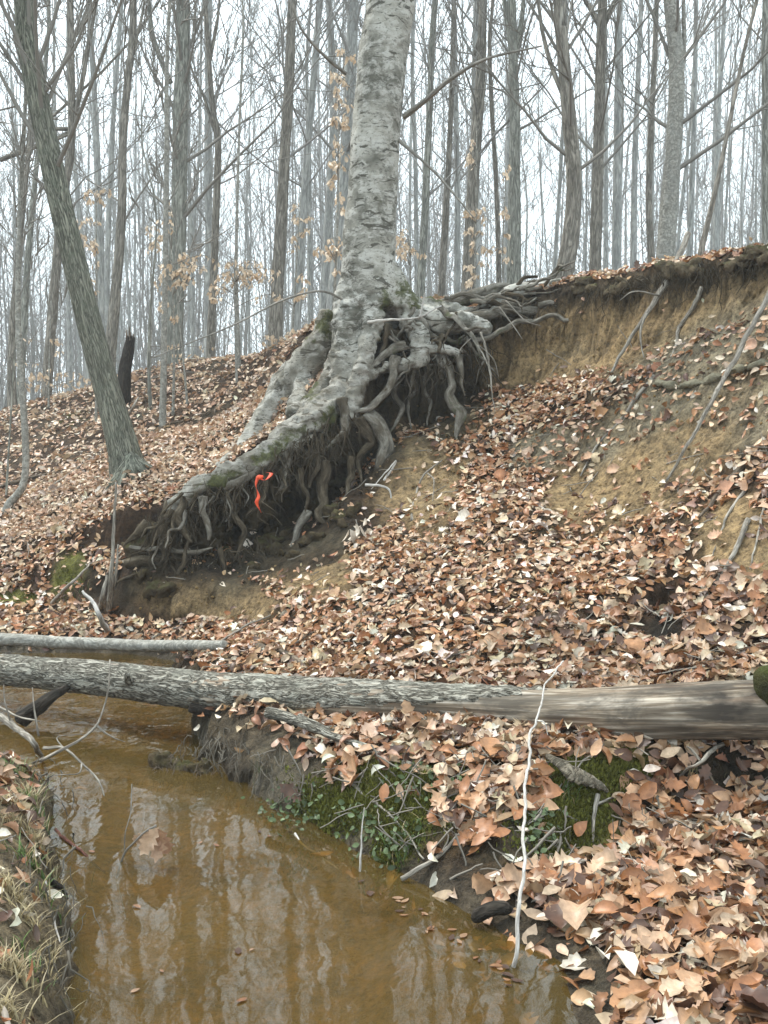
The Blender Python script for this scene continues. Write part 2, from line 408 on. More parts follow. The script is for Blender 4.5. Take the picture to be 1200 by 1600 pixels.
def ground_mat():
    b = NT('soil'); o = b.pos(); at = b.attr('soil')
    n1 = b.noise(o, 6, 6, .7); n2 = b.noise(o, 28, 5, .75); n3 = b.noise(o, 1.6, 4, .6)
    var = b.ramp(n1, [(.25, (.62, .6, .58)), (.5, (1, 1, 1)), (.78, (1.3, 1.28, 1.22))])
    col = b.mixc(1.0, at.outputs['Color'], var, 'MULTIPLY')
    gr = b.ramp(n2, [(.36, (.42, .40, .38)), (.5, (1, 1, 1)), (.66, (1.4, 1.36, 1.3))])
    col = b.mixc(1.0, col, gr, 'MULTIPLY')
    col = b.mixc(b.ramp(n3, [(.5, (0, 0, 0)), (.7, (.35, .35, .35))]), col, (.17, .16, .115))
    rill = b.noise(b.mapp(o, (11, 11, 1.6)), 1.0, 4, .65, .5)
    col = b.mixc(1.0, col, b.ramp(rill, [(.38, (.62, .60, .58)), (.62, (1.22, 1.2, 1.16))]), 'MULTIPLY')
    pit = b.noise(o, 70, 3, .7)
    col = b.mixc(b.ramp(pit, [(.60, (0, 0, 0)), (.68, (.8, .8, .8))]), col, (.05, .038, .022))
    h = b.math('ADD', n2, b.math('MULTIPLY', n1, 1.2))
    nb = b.bump(h, 1.0, .045)
    nb = b.bump(b.noise(o, 95, 3, .7), .6, .006, nb)
    sep = b.n('ShaderNodeSeparateXYZ'); b.l(o, sep.inputs[0])
    wet = b.n('ShaderNodeMapRange'); wet.inputs[1].default_value = .0; wet.inputs[2].default_value = .10
    wet.inputs[3].default_value = .35; wet.inputs[4].default_value = .93; b.l(sep.outputs[2], wet.inputs[0])
    return b.done(b.bsdf(col, wet.outputs[0], nb, .2))
M['soil'] = ground_mat()

def clod_mat(name, c0, c1, moss=0.0):
    b = NT(name); o = b.pos(); n1 = b.noise(o, 9, 6, .75); n2 = b.noise(o, 40, 4, .7)
    col = b.ramp(n1, [(.3, c0), (.7, c1)])
    if moss:
        mn = b.noise(o, 4, 4, .7); nrm = b.n('ShaderNodeNewGeometry').outputs['Normal']
        sx = b.n('ShaderNodeSeparateXYZ'); b.l(nrm, sx.inputs[0])
        mf = b.math('MULTIPLY', b.ramp(mn, [(.45, (0, 0, 0)), (.6, (moss, moss, moss))]), b.ramp(sx.outputs[2], [(.2, (0, 0, 0)), (.7, (1, 1, 1))]))
        col = b.mixc(mf, col, (.055, .062, .018))
    nb = b.bump(b.math('ADD', n1, b.math('MULTIPLY', n2, .5)), 1.0, .03)
    return b.done(b.bsdf(col, .94, nb, .1))
M['clod'] = clod_mat('dark_soil', (.028, .021, .013), (.105, .078, .045), .5)
M['turf'] = clod_mat('turf_soil', (.045, .036, .024), (.20, .155, .10), .75)
M['sand'] = clod_mat('ochre_soil', (.13, .085, .035), (.30, .205, .095))
M['rock'] = clod_mat('ledge_clay', (.13, .12, .085), (.30, .27, .19))

def leaf_mat(name, spec=.5, trans=.15, rough=.45):
    b = NT(name); at = b.attr('tint'); o = b.obj()
    n_ = b.noise(b.pos(), 60, 3, .6)
    col = b.mixc(1.0, at.outputs['Color'], b.ramp(n_, [(.3, (.75, .72, .7)), (.65, (1.08, 1.08, 1.08))]), 'MULTIPLY')
    p = b.bsdf(col, rough, None, spec)
    t = b.n('ShaderNodeBsdfTranslucent'); b.l(col, t.inputs[0])
    mx = b.n('ShaderNodeMixShader'); mx.inputs[0].default_value = trans
    b.l(p.outputs[0], mx.inputs[1]); b.l(t.outputs[0], mx.inputs[2])
    return b.done(mx)
M['leaf'] = leaf_mat('dry_leaf')
M['green'] = leaf_mat('green_leaf', .3, .25)

def water_mat():
    b = NT('stream_water'); o = b.pos()
    w1 = b.noise(b.mapp(o, (1, .75, 1)), 5.5, 2, .5, .4)
    w2 = b.noise(b.mapp(o, (1, .5, 1)), 17, 2, .5, .6)
    sep = b.n('ShaderNodeSeparateXYZ'); b.l(o, sep.inputs[0])
    rif = b.n('ShaderNodeMapRange'); rif.inputs[1].default_value = 4.0; rif.inputs[2].default_value = 5.4
    rif.inputs[3].default_value = .11; rif.inputs[4].default_value = 1.5; b.l(sep.outputs[1], rif.inputs[0])
    h = b.math('MULTIPLY', b.math('ADD', w1, b.math('MULTIPLY', w2, .22)), rif.outputs[0])
    nb = b.bump(h, .55, .020)
    murk = b.noise(o, 1.3, 4, .6, .5)
    mcol = b.ramp(murk, [(.35, (.105, .077, .026)), (.65, (.175, .116, .034))])
    d = b.n('ShaderNodeBsdfDiffuse'); b.l(mcol, d.inputs[0])
    t = b.n('ShaderNodeBsdfTransparent'); t.inputs[0].default_value = (.80, .62, .30, 1)
    m1 = b.n('ShaderNodeMixShader'); m1.inputs[0].default_value = .36
    b.l(t.outputs[0], m1.inputs[1]); b.l(d.outputs[0], m1.inputs[2])
    g = b.n('ShaderNodeBsdfGlossy'); g.inputs['Roughness'].default_value = .03; b.l(nb, g.inputs['Normal'])
    fr = b.n('ShaderNodeFresnel'); fr.inputs[0].default_value = 1.58; b.l(nb, fr.inputs['Normal'])
    m2 = b.n('ShaderNodeMixShader'); b.l(fr.outputs[0], m2.inputs[0]); b.l(m1.outputs[0], m2.inputs[1]); b.l(g.outputs[0], m2.inputs[2])
    return b.done(m2)
M['water'] = water_mat()

def ribbon_mat():
    b = NT('orange_ribbon'); n_ = b.noise(b.pos(), 40, 3, .6)
    return b.done(b.bsdf(b.ramp(n_, [(.3, (.62, .06, .02)), (.7, (.80, .10, .03))]), .45, None, .4))
M['ribbon'] = ribbon_mat()

def log_bark():
    b = NT('log_bark'); a = b.attr('buv').outputs['Vector']
    f = b.noise(b.mapp(a, (38, 38, 9)), 1.0, 3, .6, 1.0)
    cr = b.math('MINIMUM', b.math('MULTIPLY', b.math('ABSOLUTE', b.math('SUBTRACT', f, .5)), 7.0), 1.0)
    fine = b.noise(b.mapp(a, (120, 120, 34)), 1.0, 4, .7, .4)
    h = b.math('ADD', cr, b.math('MULTIPLY', fine, .7))
    col = b.ramp(h, [(.28, (.055, .048, .038)), (.62, (.165, .152, .125)), (1.3, (.37, .35, .30))])
    col = b.mixc(1.0, col, b.ramp(fine, [(.36, (.65, .65, .64)), (.64, (1.3, 1.3, 1.28))]), 'MULTIPLY')
    bl = b.noise(a, 6, 5, .7)
    col = b.mixc(b.ramp(bl, [(.52, (0, 0, 0)), (.66, (.35, .35, .35))]), col, (.38, .385, .32))
    return b.done(b.bsdf(col, .9, b.bump(h, 1.0, .012), .15))
M['log_bark'] = log_bark()
def log_wood():
    b = NT('bare_wood'); a = b.attr('buv').outputs['Vector']
    g = b.noise(b.mapp(a, (55, 55, 2.0)), 1.0, 5, .65, .35)
    col = b.ramp(g, [(.36, (.085, .06, .04)), (.5, (.25, .20, .145)), (.64, (.50, .44, .36))])
    bl = b.noise(b.mapp(a, (5, 5, 2.2)), 1.2, 5, .7, .5)
    col = b.mixc(b.ramp(bl, [(.47, (0, 0, 0)), (.57, (.7, .7, .7))]), col, (.075, .066, .054))
    bl2 = b.noise(b.mapp(a, (9, 9, 1.0)), 1.0, 4, .7, .8)
    col = b.mixc(b.ramp(bl2, [(.52, (0, 0, 0)), (.60, (.75, .75, .75))]), col, (.09, .078, .062))
    rd = b.noise(b.mapp(a, (7, 7, 1.3)), 1.6, 3, .6)
    col = b.mixc(b.ramp(rd, [(.55, (0, 0, 0)), (.75, (.5, .5, .5))]), col, (.19, .095, .05))
    return b.done(b.bsdf(col, .8, b.bump(g, .7, .005), .2))
M['log_wood'] = log_wood()
M['rotten'] = bark_mat('rotten_wood', (.055, .045, .032), (.24, .205, .155), furrow=(9, 9, 40), depth=.01, lich=.25)
M['moss'] = leaf_mat('moss_green', .1, .1, .9)

# ------------------------------------------------------------------ the ground
def spread(lo, hi, step, end0, end1, g=1.12):
    mid = list(np.arange(lo, hi + 1e-6, step)); a = []; d = step; x = lo
    while x > end0: d = d * g; x -= d; a.append(x)
    b_ = []; d = step; x = hi
    while x < end1: d = d * g; x += d; b_.append(x)
    return np.array(a[::-1] + mid + b_)
xs = spread(-3.9, 4.0, .033, -130, 130); ys = spread(1.7, 10.2, .027, -25, 175)
GX, GY = np.meshgrid(xs, ys)
GZ = ground(GX, GY)
GV = np.stack([GX, GY, GZ], -1)
nx, ny = len(xs), len(ys)
# steep faces get a horizontal push so the cut bank is uneven in plan too
gx_, gy_ = np.gradient(GZ, axis=1) / np.gradient(GX, axis=1), np.gradient(GZ, axis=0) / np.gradient(GY, axis=0)
steep = sstep(.9, 2.4, np.hypot(gx_, gy_))
push = fbm(GV * 5.5, 3) * .07 + fbm(GV * np.array([14, 14, 20]), 2) * .02
GV[..., 1] += steep * push; GV[..., 0] += steep * push * .5
GV[..., 2] += (.026 * fbm(GV * 8 + 4, 3) + .012 * noise(GV * 28)) * (GY > 4.6) * (GY < 10)
UU, VV, DD = project(GV)

HUM, LIT = np.array([.075, .05, .028]), np.array([.062, .036, .02])
OCH, OLV, MUD, BED, DRK, MOS = map(np.array, ([.35, .25, .135], [.28, .245, .175], [.095, .076, .052], [.27, .165, .05], [.030, .022, .014], [.14, .14, .034]))
def blob(U, V, cx, cy, rx, ry, rot=0):
    c, s_ = math.cos(rot), math.sin(rot); a = (U - cx) * c + (V - cy) * s_; b_ = -(U - cx) * s_ + (V - cy) * c
    return np.sqrt((a / rx) ** 2 + (b_ / ry) ** 2)
# patches of bare soil on the bank, as seen on the slope: (u, v, ru, rv, rotation)
BARE_OCH = [(800, 545, 130, 62, -.12), (650, 745, 75, 85, -.6), (1010, 740, 130, 55, -.55), (1150, 840, 55, 70, -.8), (330, 935, 110, 38, .1), (480, 880, 80, 60, 0), (960, 520, 120, 55, -.4), (690, 640, 70, 45, 0), (900, 780, 45, 50, -.5)]
BARE_OLV = [(1030, 650, 150, 55, -.6), (1100, 520, 130, 75, -.3), (1170, 640, 80, 50, -.5), (850, 700, 55, 30, -.4), (1190, 480, 90, 60, 0)]
MOSSY = [(640, 1240, 90, 55, .2), (520, 1265, 90, 50, .15), (880, 1290, 70, 62, 0), (610, 1325, 45, 28, 0), (940, 1205, 80, 35, 0), (105, 895, 22, 45, .5), (115, 655, 25, 14, 0), (20, 935, 45, 12, 0), (1190, 1075, 28, 36, 0)]
MUDDY = [(880, 1560, 90, 70, .6), (900, 1500, 55, 40, .4), (760, 1430, 60, 30, .3), (40, 1480, 80, 160, 0), (40, 1180, 60, 50, 0), (420, 1190, 110, 60, .4), (330, 1150, 60, 45, .2)]
BANKP = [(470, 1235, 85, 62, .45), (590, 1292, 110, 62, .28), (720, 1345, 110, 44, .38), (820, 1300, 55, 62, 0), (900, 1285, 75, 62, -.2), (390, 1190, 70, 45, .4)]
def patch(U, V, lst, soft=.35, nz=0):
    m = np.zeros_like(U)
    for b_ in lst: m = np.maximum(m, 1 - sstep(1 - soft, 1 + soft, blob(U, V, *b_) + nz))
    return m
nz = .30 * fbm(GV * 3.1, 3)
near = (GY > .5) & (GY < 11)
soil = np.broadcast_to(LIT, GV.shape).copy()
def lay(c, m): 
    global soil
    m = np.clip(m, 0, 1)[..., None]; soil = soil * (1 - m) + c * m
lay(OLV, patch(UU, VV, BARE_OLV, .35, nz) * near); lay(OCH, patch(UU, VV, BARE_OCH, .35, nz) * near)
lay(OCH * .9, steep * (VV < 760) * (UU > 560) * near)
lay(HUM * .8, steep * (VV > 1000) * near)
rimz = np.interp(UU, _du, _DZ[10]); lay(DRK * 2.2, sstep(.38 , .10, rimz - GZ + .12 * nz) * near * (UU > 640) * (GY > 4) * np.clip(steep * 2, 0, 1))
lay(HUM * .75, patch(UU, VV, BANKP, .4, nz) * near); lay(MOS, patch(UU, VV, MOSSY, .35, nz * 1.5) * near); lay(MUD, patch(UU, VV, MUDDY, .35, nz) * near)
lay(DRK * 1.3, patch(UU, VV, [(370, 850, 190, 74, -.25), (490, 830, 90, 95, 0), (585, 700, 45, 90, .35), (668, 605, 95, 85, 0)], .4, nz) * near * (GY > 7.3) * .92)  # root hollows: dark soil, with the shade inside them painted in
lay(DRK * .7, (1 - sstep(.6, 1.2, blob(UU, VV, 1036, 985, 34, 28))) * (GY < 6.5) * near)  # darkness inside the burrow pit painted into the ground colour
lay(np.array([.17, .135, .085]), (UU < 125) * (VV > 1150) * near * .9)
lay(DRK, (1 - sstep(.7, 1.3, blob(UU, VV, 1130, 1200, 95, 40))) * (GY < 4.8) * near)  # shade under the right end of the log, painted on the ground
lay(MUD * .8, (1 - sstep(.02, .09, GV[..., 2])) * (GV[..., 2] > -.05)); lay(BED, 1 - sstep(-.09, -.03, GV[..., 2]))
i = np.arange(ny - 1)[:, None] * nx; j = np.arange(nx - 1)[None]
q = np.stack([i + j, i + j + 1, i + nx + j + 1, i + nx + j], -1).reshape(-1, 4)
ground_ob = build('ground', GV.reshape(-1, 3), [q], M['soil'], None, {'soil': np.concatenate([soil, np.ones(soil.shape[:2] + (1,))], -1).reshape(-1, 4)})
tag(ground_ob, 'leaf strewn forest floor and eroded stream bank of ochre soil', kind='structure')

# the stream
wx, wy = np.meshgrid(np.linspace(-22, 3.2, 60), np.linspace(-8, 8.4, 50))
i = np.arange(49)[:, None] * 60; j = np.arange(59)[None]
wq = np.stack([i + j, i + j + 1, i + 60 + j + 1, i + 60 + j], -1).reshape(-1, 4)
wob = build('water', np.stack([wx, wy, wx * 0], -1).reshape(-1, 3), [wq], M['water'])
tag(wob, 'shallow muddy brown stream reflecting the bare trees', kind='structure')

# ------------------------------------------------------------------ trees of the wood
def wiggle(start, dirs, L, k, amp, up, r):
    """N curved twigs: (N,3) starts, unit directions, lengths -> (N,k,3)"""
    N_ = len(start); t = np.linspace(0, 1, k)
    d = dirs[:, None] + r.normal(0, amp, (N_, k, 3)) * t[None, :, None] ** .5
    d[..., 2] += up * t[None]
    d /= np.linalg.norm(d, axis=2)[..., None]
    seg = d * (L / (k - 1))[:, None, None]; seg[:, 0] = 0
    return start[:, None] + np.cumsum(seg, axis=1)

def lerp_path(path, t):
    x = t * (len(path) - 1); i = np.minimum(x.astype(int), len(path) - 2); f = (x - i)[:, None]
    return path[i] * (1 - f) + path[i + 1] * f

def grow(path, rad, seed, nb=26, t0=.3, blen=3.2, n2=5, n3=3, lean=.75):
    r = np.random.default_rng(seed); mb = MB()
    t = np.sort(t0 + (1 - t0) * r.random(nb) ** .8); t = np.clip(t, 0, .985)
    st = lerp_path(path, t); tr = np.interp(t, np.linspace(0, 1, len(rad)), rad)
    az = np.arange(nb) * 2.4 + r.normal(0, .5, nb); el = r.uniform(.35, lean, nb) * (1 + .6 * (t < .45))
    d = np.stack([np.cos(az) * np.sin(el), np.sin(az) * np.sin(el), np.cos(el)], -1)
    L = blen * (1.15 - .75 * t) * r.uniform(.55, 1.25, nb)
    B1 = wiggle(st, d, L, 6, .16, .35, r); s1 = np.linspace(1, .12, 6)
    mb.batch(B1, np.maximum((tr * .26)[:, None] * s1[None], .004), 4)
    def sub(B, L, n, fr, k, ratio, rbase):
        N_ = len(B); kk = B.shape[1]
        tt = r.uniform(.2, .98, (N_, n)); x = tt * (kk - 1); i = np.minimum(x.astype(int), kk - 2); f = (x - i)[..., None]
        row = np.arange(N_)[:, None]
        s_ = B[row, i] * (1 - f) + B[row, i + 1] * f
        dd = B[row, i + 1] - B[row, i]; dd /= np.maximum(np.linalg.norm(dd, axis=2), 1e-6)[..., None]
        dd = dd + r.normal(0, .55, dd.shape) + (0, 0, .25); dd /= np.linalg.norm(dd, axis=2)[..., None]
        LL = (L[:, None] * ratio * r.uniform(.4, 1.2, (N_, n))).ravel()
        C = wiggle(s_.reshape(-1, 3), dd.reshape(-1, 3), LL, k, .2, .3, r)
        mb.batch(C, np.broadcast_to(rbase * np.linspace(1, .45, k), (len(C), k)), 3)
        return C, LL
    if n2:
        B2, L2 = sub(B1, L, n2, 1, 4, .42, .0100)
        if n3: sub(B2, L2, n3, 1, 3, .5, .0064)
    return mb

def make_tree(name, label, cat, path, rad, bark, twig, seed, sides=10, group=None, crown=True, **kw):
    path = np.asarray(path, float); base = path[0].copy()
    root = thing(name, label, cat, base, group)
    mb = MB(); mb.tube(path, rad, sides, .10, seed, rfreq=.9)
    mb.build('trunk', M[bark], root, base)
    if crown: grow(path, rad, seed + 900, **kw).build('crown', M[twig], root, base)
    return root

def px_tree(name, label, pts, w, Y, height, bark, seed, cat='tree', twig='twig', forks=(), dY=0, **kw):
    """trunk through photo points (u,v) at distance Y, base sunk in the ground, carried on upward to its height"""
    pts = sorted(pts, key=lambda p: -p[1]); w = np.asarray(w, float) * (.86 if Y > 11 else .95)
    p3 = [P(u, v, Y + dY * i / max(len(pts) - 1, 1)) for i, (u, v) in enumerate(pts)]
    r3 = list(px(np.interp(np.linspace(0, 1, len(pts)), np.linspace(0, 1, len(w)), w) / 2, Y))
    b = p3[0]; g = gz(b[0], b[1]) - .12
    if b[2] > g + .05:
        p3.insert(0, np.array([b[0] + (b[0] - p3[1][0]) * .1 if len(p3) > 1 else b[0], b[1], g])); r3.insert(0, r3[0] * 1.18)
    top = p3[-1]; d = top - p3[-2]; d /= np.linalg.norm(d); d = d * .5 + np.array([0, 0, .5]); d /= np.linalg.norm(d)
    rem = max(height - top[2], 1.0)
    for f in (.33, .66, 1.0):
        p3.append(top + d * rem * f + rng.normal(0, .12, 3) * (1, 1, 0)); r3.append(r3[-1] * (.72 if f < 1 else .3))
    m = 34; path = spline(p3, m); rad = np.interp(np.linspace(0, 1, m), np.linspace(0, 1, len(r3)), r3)
    tb = 1 + .28 * np.exp(-np.linspace(0, 12, m)); rad = rad * tb
    t = make_tree(name, label, cat, path, rad, bark, twig, seed, group=None, **kw)
    for k, (fp, fw) in enumerate(forks):
        q = [P(u, v, Y + .02) for u, v in sorted(fp, key=lambda p: -p[1])]
        d = q[-1] - q[-2]; d /= np.linalg.norm(d); q += [q[-1] + d * 1.5 + (0, 0, .6), q[-1] + d * 3 + (0, 0, 2.2)]
        fr = px(fw / 2, Y); fpth = spline(q, 18)
        mb = MB(); mb.tube(fpth, np.linspace(fr, fr * .3, 18), 8, .08, seed + k, rfreq=1.5)
        mb.build('limb', M[bark], t, path[0])
    return t

# leaning tree on the left hillside
lt = px_tree('leaning_tree', 'grey furrowed tree leaning left on the leafy hillside, mossy foot', [(208, 765), (196, 715), (182, 660), (165, 600), (138, 500), (114, 400), (90, 300), (68, 200), (50, 100), (36, 0)],
             [62, 47, 43, 40, 38, 37, 36, 36, 34, 30], 9.6, 15, 'bark_lean', 5, sides=28, twig='twig', nb=30, t0=.5)

lb_ = hit(206, 742); r5 = np.random.default_rng(55)
for k, a in enumerate((-2.6, -1.9, -1.2, -.5, .2)):
    e = lb_ + np.array([math.cos(a), math.sin(a), 0]) * r5.uniform(.20, .30); e[2] = gz(e[0], e[1]) - .03
    m_ = lb_ * .45 + e * .55; m_[2] = gz(m_[0], m_[1]) + .03
    mb = MB(); mb.tube(spline([lb_ + (-.03, .12, .14), m_, e], 16), np.linspace(.06, .012, 16), 10, .3, k, rfreq=1.5)
    mb.build('root', M['bark_lean'], lt, np.array(lt.location))
TREES = [
 # label, points (u, v), widths, distance, height, bark, forks
 ('dark trunk seen just behind the top of the leaning tree, two limbs spreading above', [(74, 600), (86, 440), (100, 300), (112, 200)], [19, 16, 14], 15.5, 16, 'bark_brown', [([(112, 205), (126, 140), (140, 60), (150, 0)], 9), ([(112, 205), (90, 175), (45, 200), (0, 250)], 8)]),
 ('thin dark upright trunk near the left margin of the wood', [(18, 560), (24, 450), (36, 320), (46, 220), (52, 100), (56, 0)], [13, 9, 7], 17, 17, 'bark_brown', []),
 ('slim grey trunk standing between the thin dark trunk and the leaning tree', [(32, 600), (42, 430), (52, 310), (62, 210), (72, 90), (76, 0)], [14, 9, 7], 19, 18, 'bark_grey', []),
 ('straight pale trunk right behind the upper leaning tree', [(158, 560), (157, 400), (152, 250), (146, 120), (140, 0)], [13, 11, 9], 20, 19, 'bark_hazed', []),
 ('dark trunk bending right as it rises, left of the twin stemmed pair', [(172, 560), (182, 440), (190, 330), (192, 220), (200, 120), (208, 20)], [20, 15, 12], 15, 17, 'bark_brown', [([(200, 120), (214, 55), (226, 0)], 6)]),
 ('slender trunk close on the left of the dark bending one', [(166, 540), (168, 400), (176, 200), (186, 60), (190, 0)], [12, 9, 7], 22, 20, 'bark_hazed', []),
 ('thickest straight grey trunk in the wood left of the root laden beech', [(271, 575), (274, 480), (279, 330), (283, 160), (286, 0)], [33, 29, 24], 15.2, 19, 'bark_grey', [([(266, 130), (240, 60), (232, 0)], 9)]),
 ('dark crooked trunk forking high up, right of the thickest straight trunk', [(330, 530), (335, 400), (341, 230), (334, 180), (327, 100)], [14, 12, 9], 17, 15, 'bark_brown', [([(327, 100), (338, 40), (343, 0)], 6), ([(341, 225), (318, 150), (297, 100)], 5)]),
 ('straight tan grey trunk halfway between the crooked trunk and the beech', [(429, 535), (434, 440), (443, 280), (452, 120), (457, 0)], [25, 20, 16], 16, 19, 'bark_brown', []),
 ('slim trunk next on the right of the straight tan grey one', [(461, 520), (470, 400), (479, 250), (492, 100), (500, 0)], [17, 13, 11], 18, 19, 'bark_hazed', []),
 ('slim pale trunk with tan leaves around it, left of the big beech', [(505, 500), (513, 350), (521, 200), (518, 80), (514, 0)], [17, 14, 12], 21, 19, 'bark_hazed', []),
 ('hazy grey trunk half hidden behind the big beech on its left', [(522, 480), (533, 350), (543, 200), (549, 80), (552, 0)], [26, 22, 19], 20, 20, 'bark_hazed', []),
 ('slim trunk nearest the beech on its right side', [(657, 470), (664, 330), (671, 180), (680, 0)], [16, 12, 10], 17, 18, 'bark_grey', []),
 ('thin dark trunk second to the right of the beech', [(689, 470), (697, 330), (704, 190), (709, 0)], [13, 10, 8], 18, 18, 'bark_brown', []),
 ('leaning brown trunk with a slight kink and tan leaves at its foot', [(731, 470), (736, 340), (743, 230), (751, 120), (755, 0)], [24, 20, 15], 16, 18, 'bark_brown', [([(740, 90), (752, 40), (746, 0)], 5)]),
 ('straight trunk forked in a narrow V above, left of the curved dark trunk', [(803, 465), (804, 300), (804, 160), (802, 82)], [27, 19, 16], 15.5, 17, 'bark_grey', [([(802, 90), (794, 40), (788, 0)], 10), ([(802, 90), (814, 40), (818, 0)], 10)]),
 ('bold dark furrowed trunk curving at the rim of the bank', [(880, 445), (892, 370), (897, 300), (893, 220), (884, 130), (877, 50), (874, 0)], [33, 30, 27, 26, 24, 22, 22], 12.5, 16, 'bark_brown', [([(888, 165), (866, 115), (850, 60), (841, 0)], 9)]),
 ('dark trunk parting into two limbs at the top, right of the curved trunk', [(929, 440), (933, 300), (937, 150), (940, 40)], [22, 19, 17], 14.5, 14, 'bark_brown', [([(940, 45), (922, 12), (905, -25)], 10), ([(940, 45), (958, 8), (975, -30)], 11)]),
 ('plain grey trunk between the parted trunk and the thin pair beside it', [(963, 440), (965, 250), (966, 120), (969, 0)], [18, 14, 11], 18, 18, 'bark_hazed', []),
 ('thin pale trunk rising straight behind the bank rim', [(989, 440), (992, 250), (997, 120), (1002, 0)], [12, 10, 8], 20, 18, 'bark_hazed', []),
 ('thin wavy dark trunk just left of the stout grey one', [(1018, 440), (1014, 300), (1020, 150), (1026, 0)], [13, 11, 9], 17, 17, 'bark_brown', []),
 ('stout pale grey trunk above the right bank with a thin stem hugging its top', [(1038, 435), (1046, 320), (1054, 210), (1057, 100), (1048, 0)], [33, 29, 26], 13.5, 17, 'bark_smooth', [([(1063, 140), (1069, 60), (1068, 0)], 9)]),
 ('thin straight trunk to the right of the stout pale grey one', [(1077, 430), (1082, 270), (1086, 120), (1088, 0)], [11, 9, 8], 18, 17, 'bark_hazed', []),
 ('dark smooth trunk at the right margin of the picture', [(1198, 400), (1197, 200), (1197, 0)], [15, 13, 12], 13.5, 16, 'bark_grey', []),
 ('grey trunk of middling girth standing far back right of the slim pair', [(1118, 420), (1122, 200), (1132, 0)], [11, 9, 7], 22, 18, 'bark_hazed', []),
 ('slight trunk with a bow in it, left of the V forked trunk', [(780, 465), (776, 300), (768, 160), (765, 60), (770, 0)], [9, 8, 6], 17, 15, 'bark_brown', []),
]
for k, (lab, pts, w, Y, h, bk, fk) in enumerate(TREES):
    px_tree('forest_tree', lab, pts, w, Y, h, bk, 40 + k, forks=fk, nb=20, t0=.30, n2=6, n3=3, twig='twig' if Y < 16 else 'twig_hazed', sides=12)

# curving dark sapling over the rim, slim saplings in front of the wood
SAPS = [
 ('curving dark sapling over the right rim, bowed to the right', [(1094, 402), (1108, 340), (1124, 270), (1144, 170), (1165, 70), (1182, 0)], [10, 7, 5], 9.6, 7, 'bark_brown', None),
 ('pale smooth sapling in front of the thickest straight trunk', [(253, 692), (256, 560), (258, 420), (260, 250), (262, 60)], [12, 10, 7], 11.2, 10, 'bark_smooth', None),
 ('slender pale sapling with its foot on the left hillside skyline', [(373, 598), (371, 500), (369, 400), (374, 200), (380, 40)], [8, 6, 4], 12.5, 9, 'bark_smooth', None),
 ('smooth grey sapling curved at the foot near the left margin', [(12, 790), (36, 758), (40, 700), (34, 600), (28, 480), (32, 300)], [12, 11, 7], 9.9, 8, 'bark_smooth', None),
 ('hair thin sapling leaning beside the curved foot sapling', [(10, 775), (14, 700), (20, 600), (26, 500)], [4, 3, 2], 10.4, 6, 'bark_grey', None),
 ('thin sapling between the pale smooth sapling and the skyline one', [(296, 680), (290, 600), (284, 540)], [5, 4, 3], 11.8, 5, 'bark_smooth', None),
 ('thin straggling sapling beside the broken dark snag', [(236, 650), (232, 560), (236, 470), (244, 330)], [6, 5, 3], 12.4, 7, 'bark_grey', None),
]
for k, (lab, pts, w, Y, h, bk, _) in enumerate(SAPS):
    px_tree('sapling', lab, pts, w, Y, h, bk, 150 + k, cat='sapling', nb=11, t0=.45, blen=1.3, n2=4, n3=2, lean=1.1, sides=9)

# broken snag behind the leaning tree
b = P(196, 600, 13.0); g0 = gz(b[0], b[1]) - .1
sn = thing('snag', 'short broken dark snag standing behind the leaning tree', 'snag', (b[0], b[1], g0))
mb = MB(); pth = spline([(b[0], b[1], g0), P(195, 580, 13), P(199, 550, 13), P(203, 526, 13)], 14)
mb.tube(pth, np.linspace(.085, .055, 14), 12, .35, 3, rfreq=2); mb.build('trunk', M['wet_wood'], sn, (b[0], b[1], g0))
mb = MB(); 
for k in range(4):
    a = k * 1.6; e = pth[-1] + np.array([math.cos(a) * .04, math.sin(a) * .04, 0]); mb.tube(spline([e - (0, 0, .05), e + (0, 0, .03 + .03 * k)], 4), [.02, .015, .01, .004], 5, .2, k)
mb.build('splinter', M['stick_brown'], sn, (b[0], b[1], g0))

# the rest of the wood: more bare trees, copies of eight that are built whole
protos = []
for k in range(8):
    r = np.random.default_rng(700 + k); h = r.uniform(15, 21)
    p3 = [(0, 0, -.25)]; x = y = 0
    for f in (.15, .35, .55, .75, 1):
        x += r.normal(0, .16); y += r.normal(0, .16); p3.append((x, y, h * f))
    path = spline(p3, 26); r0 = r.uniform(.04, .085); rad = r0 * np.linspace(1, .12, 26) ** .9 * (1 + .3 * np.exp(-np.linspace(0, 14, 26)))
    mbt = MB(); mbt.tube(path, rad, 8, .1, k, rfreq=.8); mbc = grow(path, rad, 720 + k, nb=22, t0=.16, blen=3.0, n2=6, n3=3, lean=.8)
    protos.append((mbt, mbc))
taken = []
meshes = []
def plant(x, y, k, rz, sc, label, group):
    root = thing('forest_tree', label, 'tree', (x, y, gz(x, y)), group)
    if len(meshes) <= k:
        for m_, nm, mt in zip(protos[k], ('trunk', 'crown'), ('bark_hazed', 'twig_hazed')):
            ob = m_.build(nm, M[mt], root, None); ob.location = (0, 0, 0); meshes.append(None) if nm == 'crown' else None
            protos_ob.setdefault(k, []).append(ob)
    else:
        for src in protos_ob[k]:
            c = src.copy(); COL.objects.link(c); c.parent = root; c.location = (0, 0, 0)
    root.rotation_euler = (0, 0, rz); root.scale = (sc, sc, sc)
protos_ob = {}
r = np.random.default_rng(81); n = 0
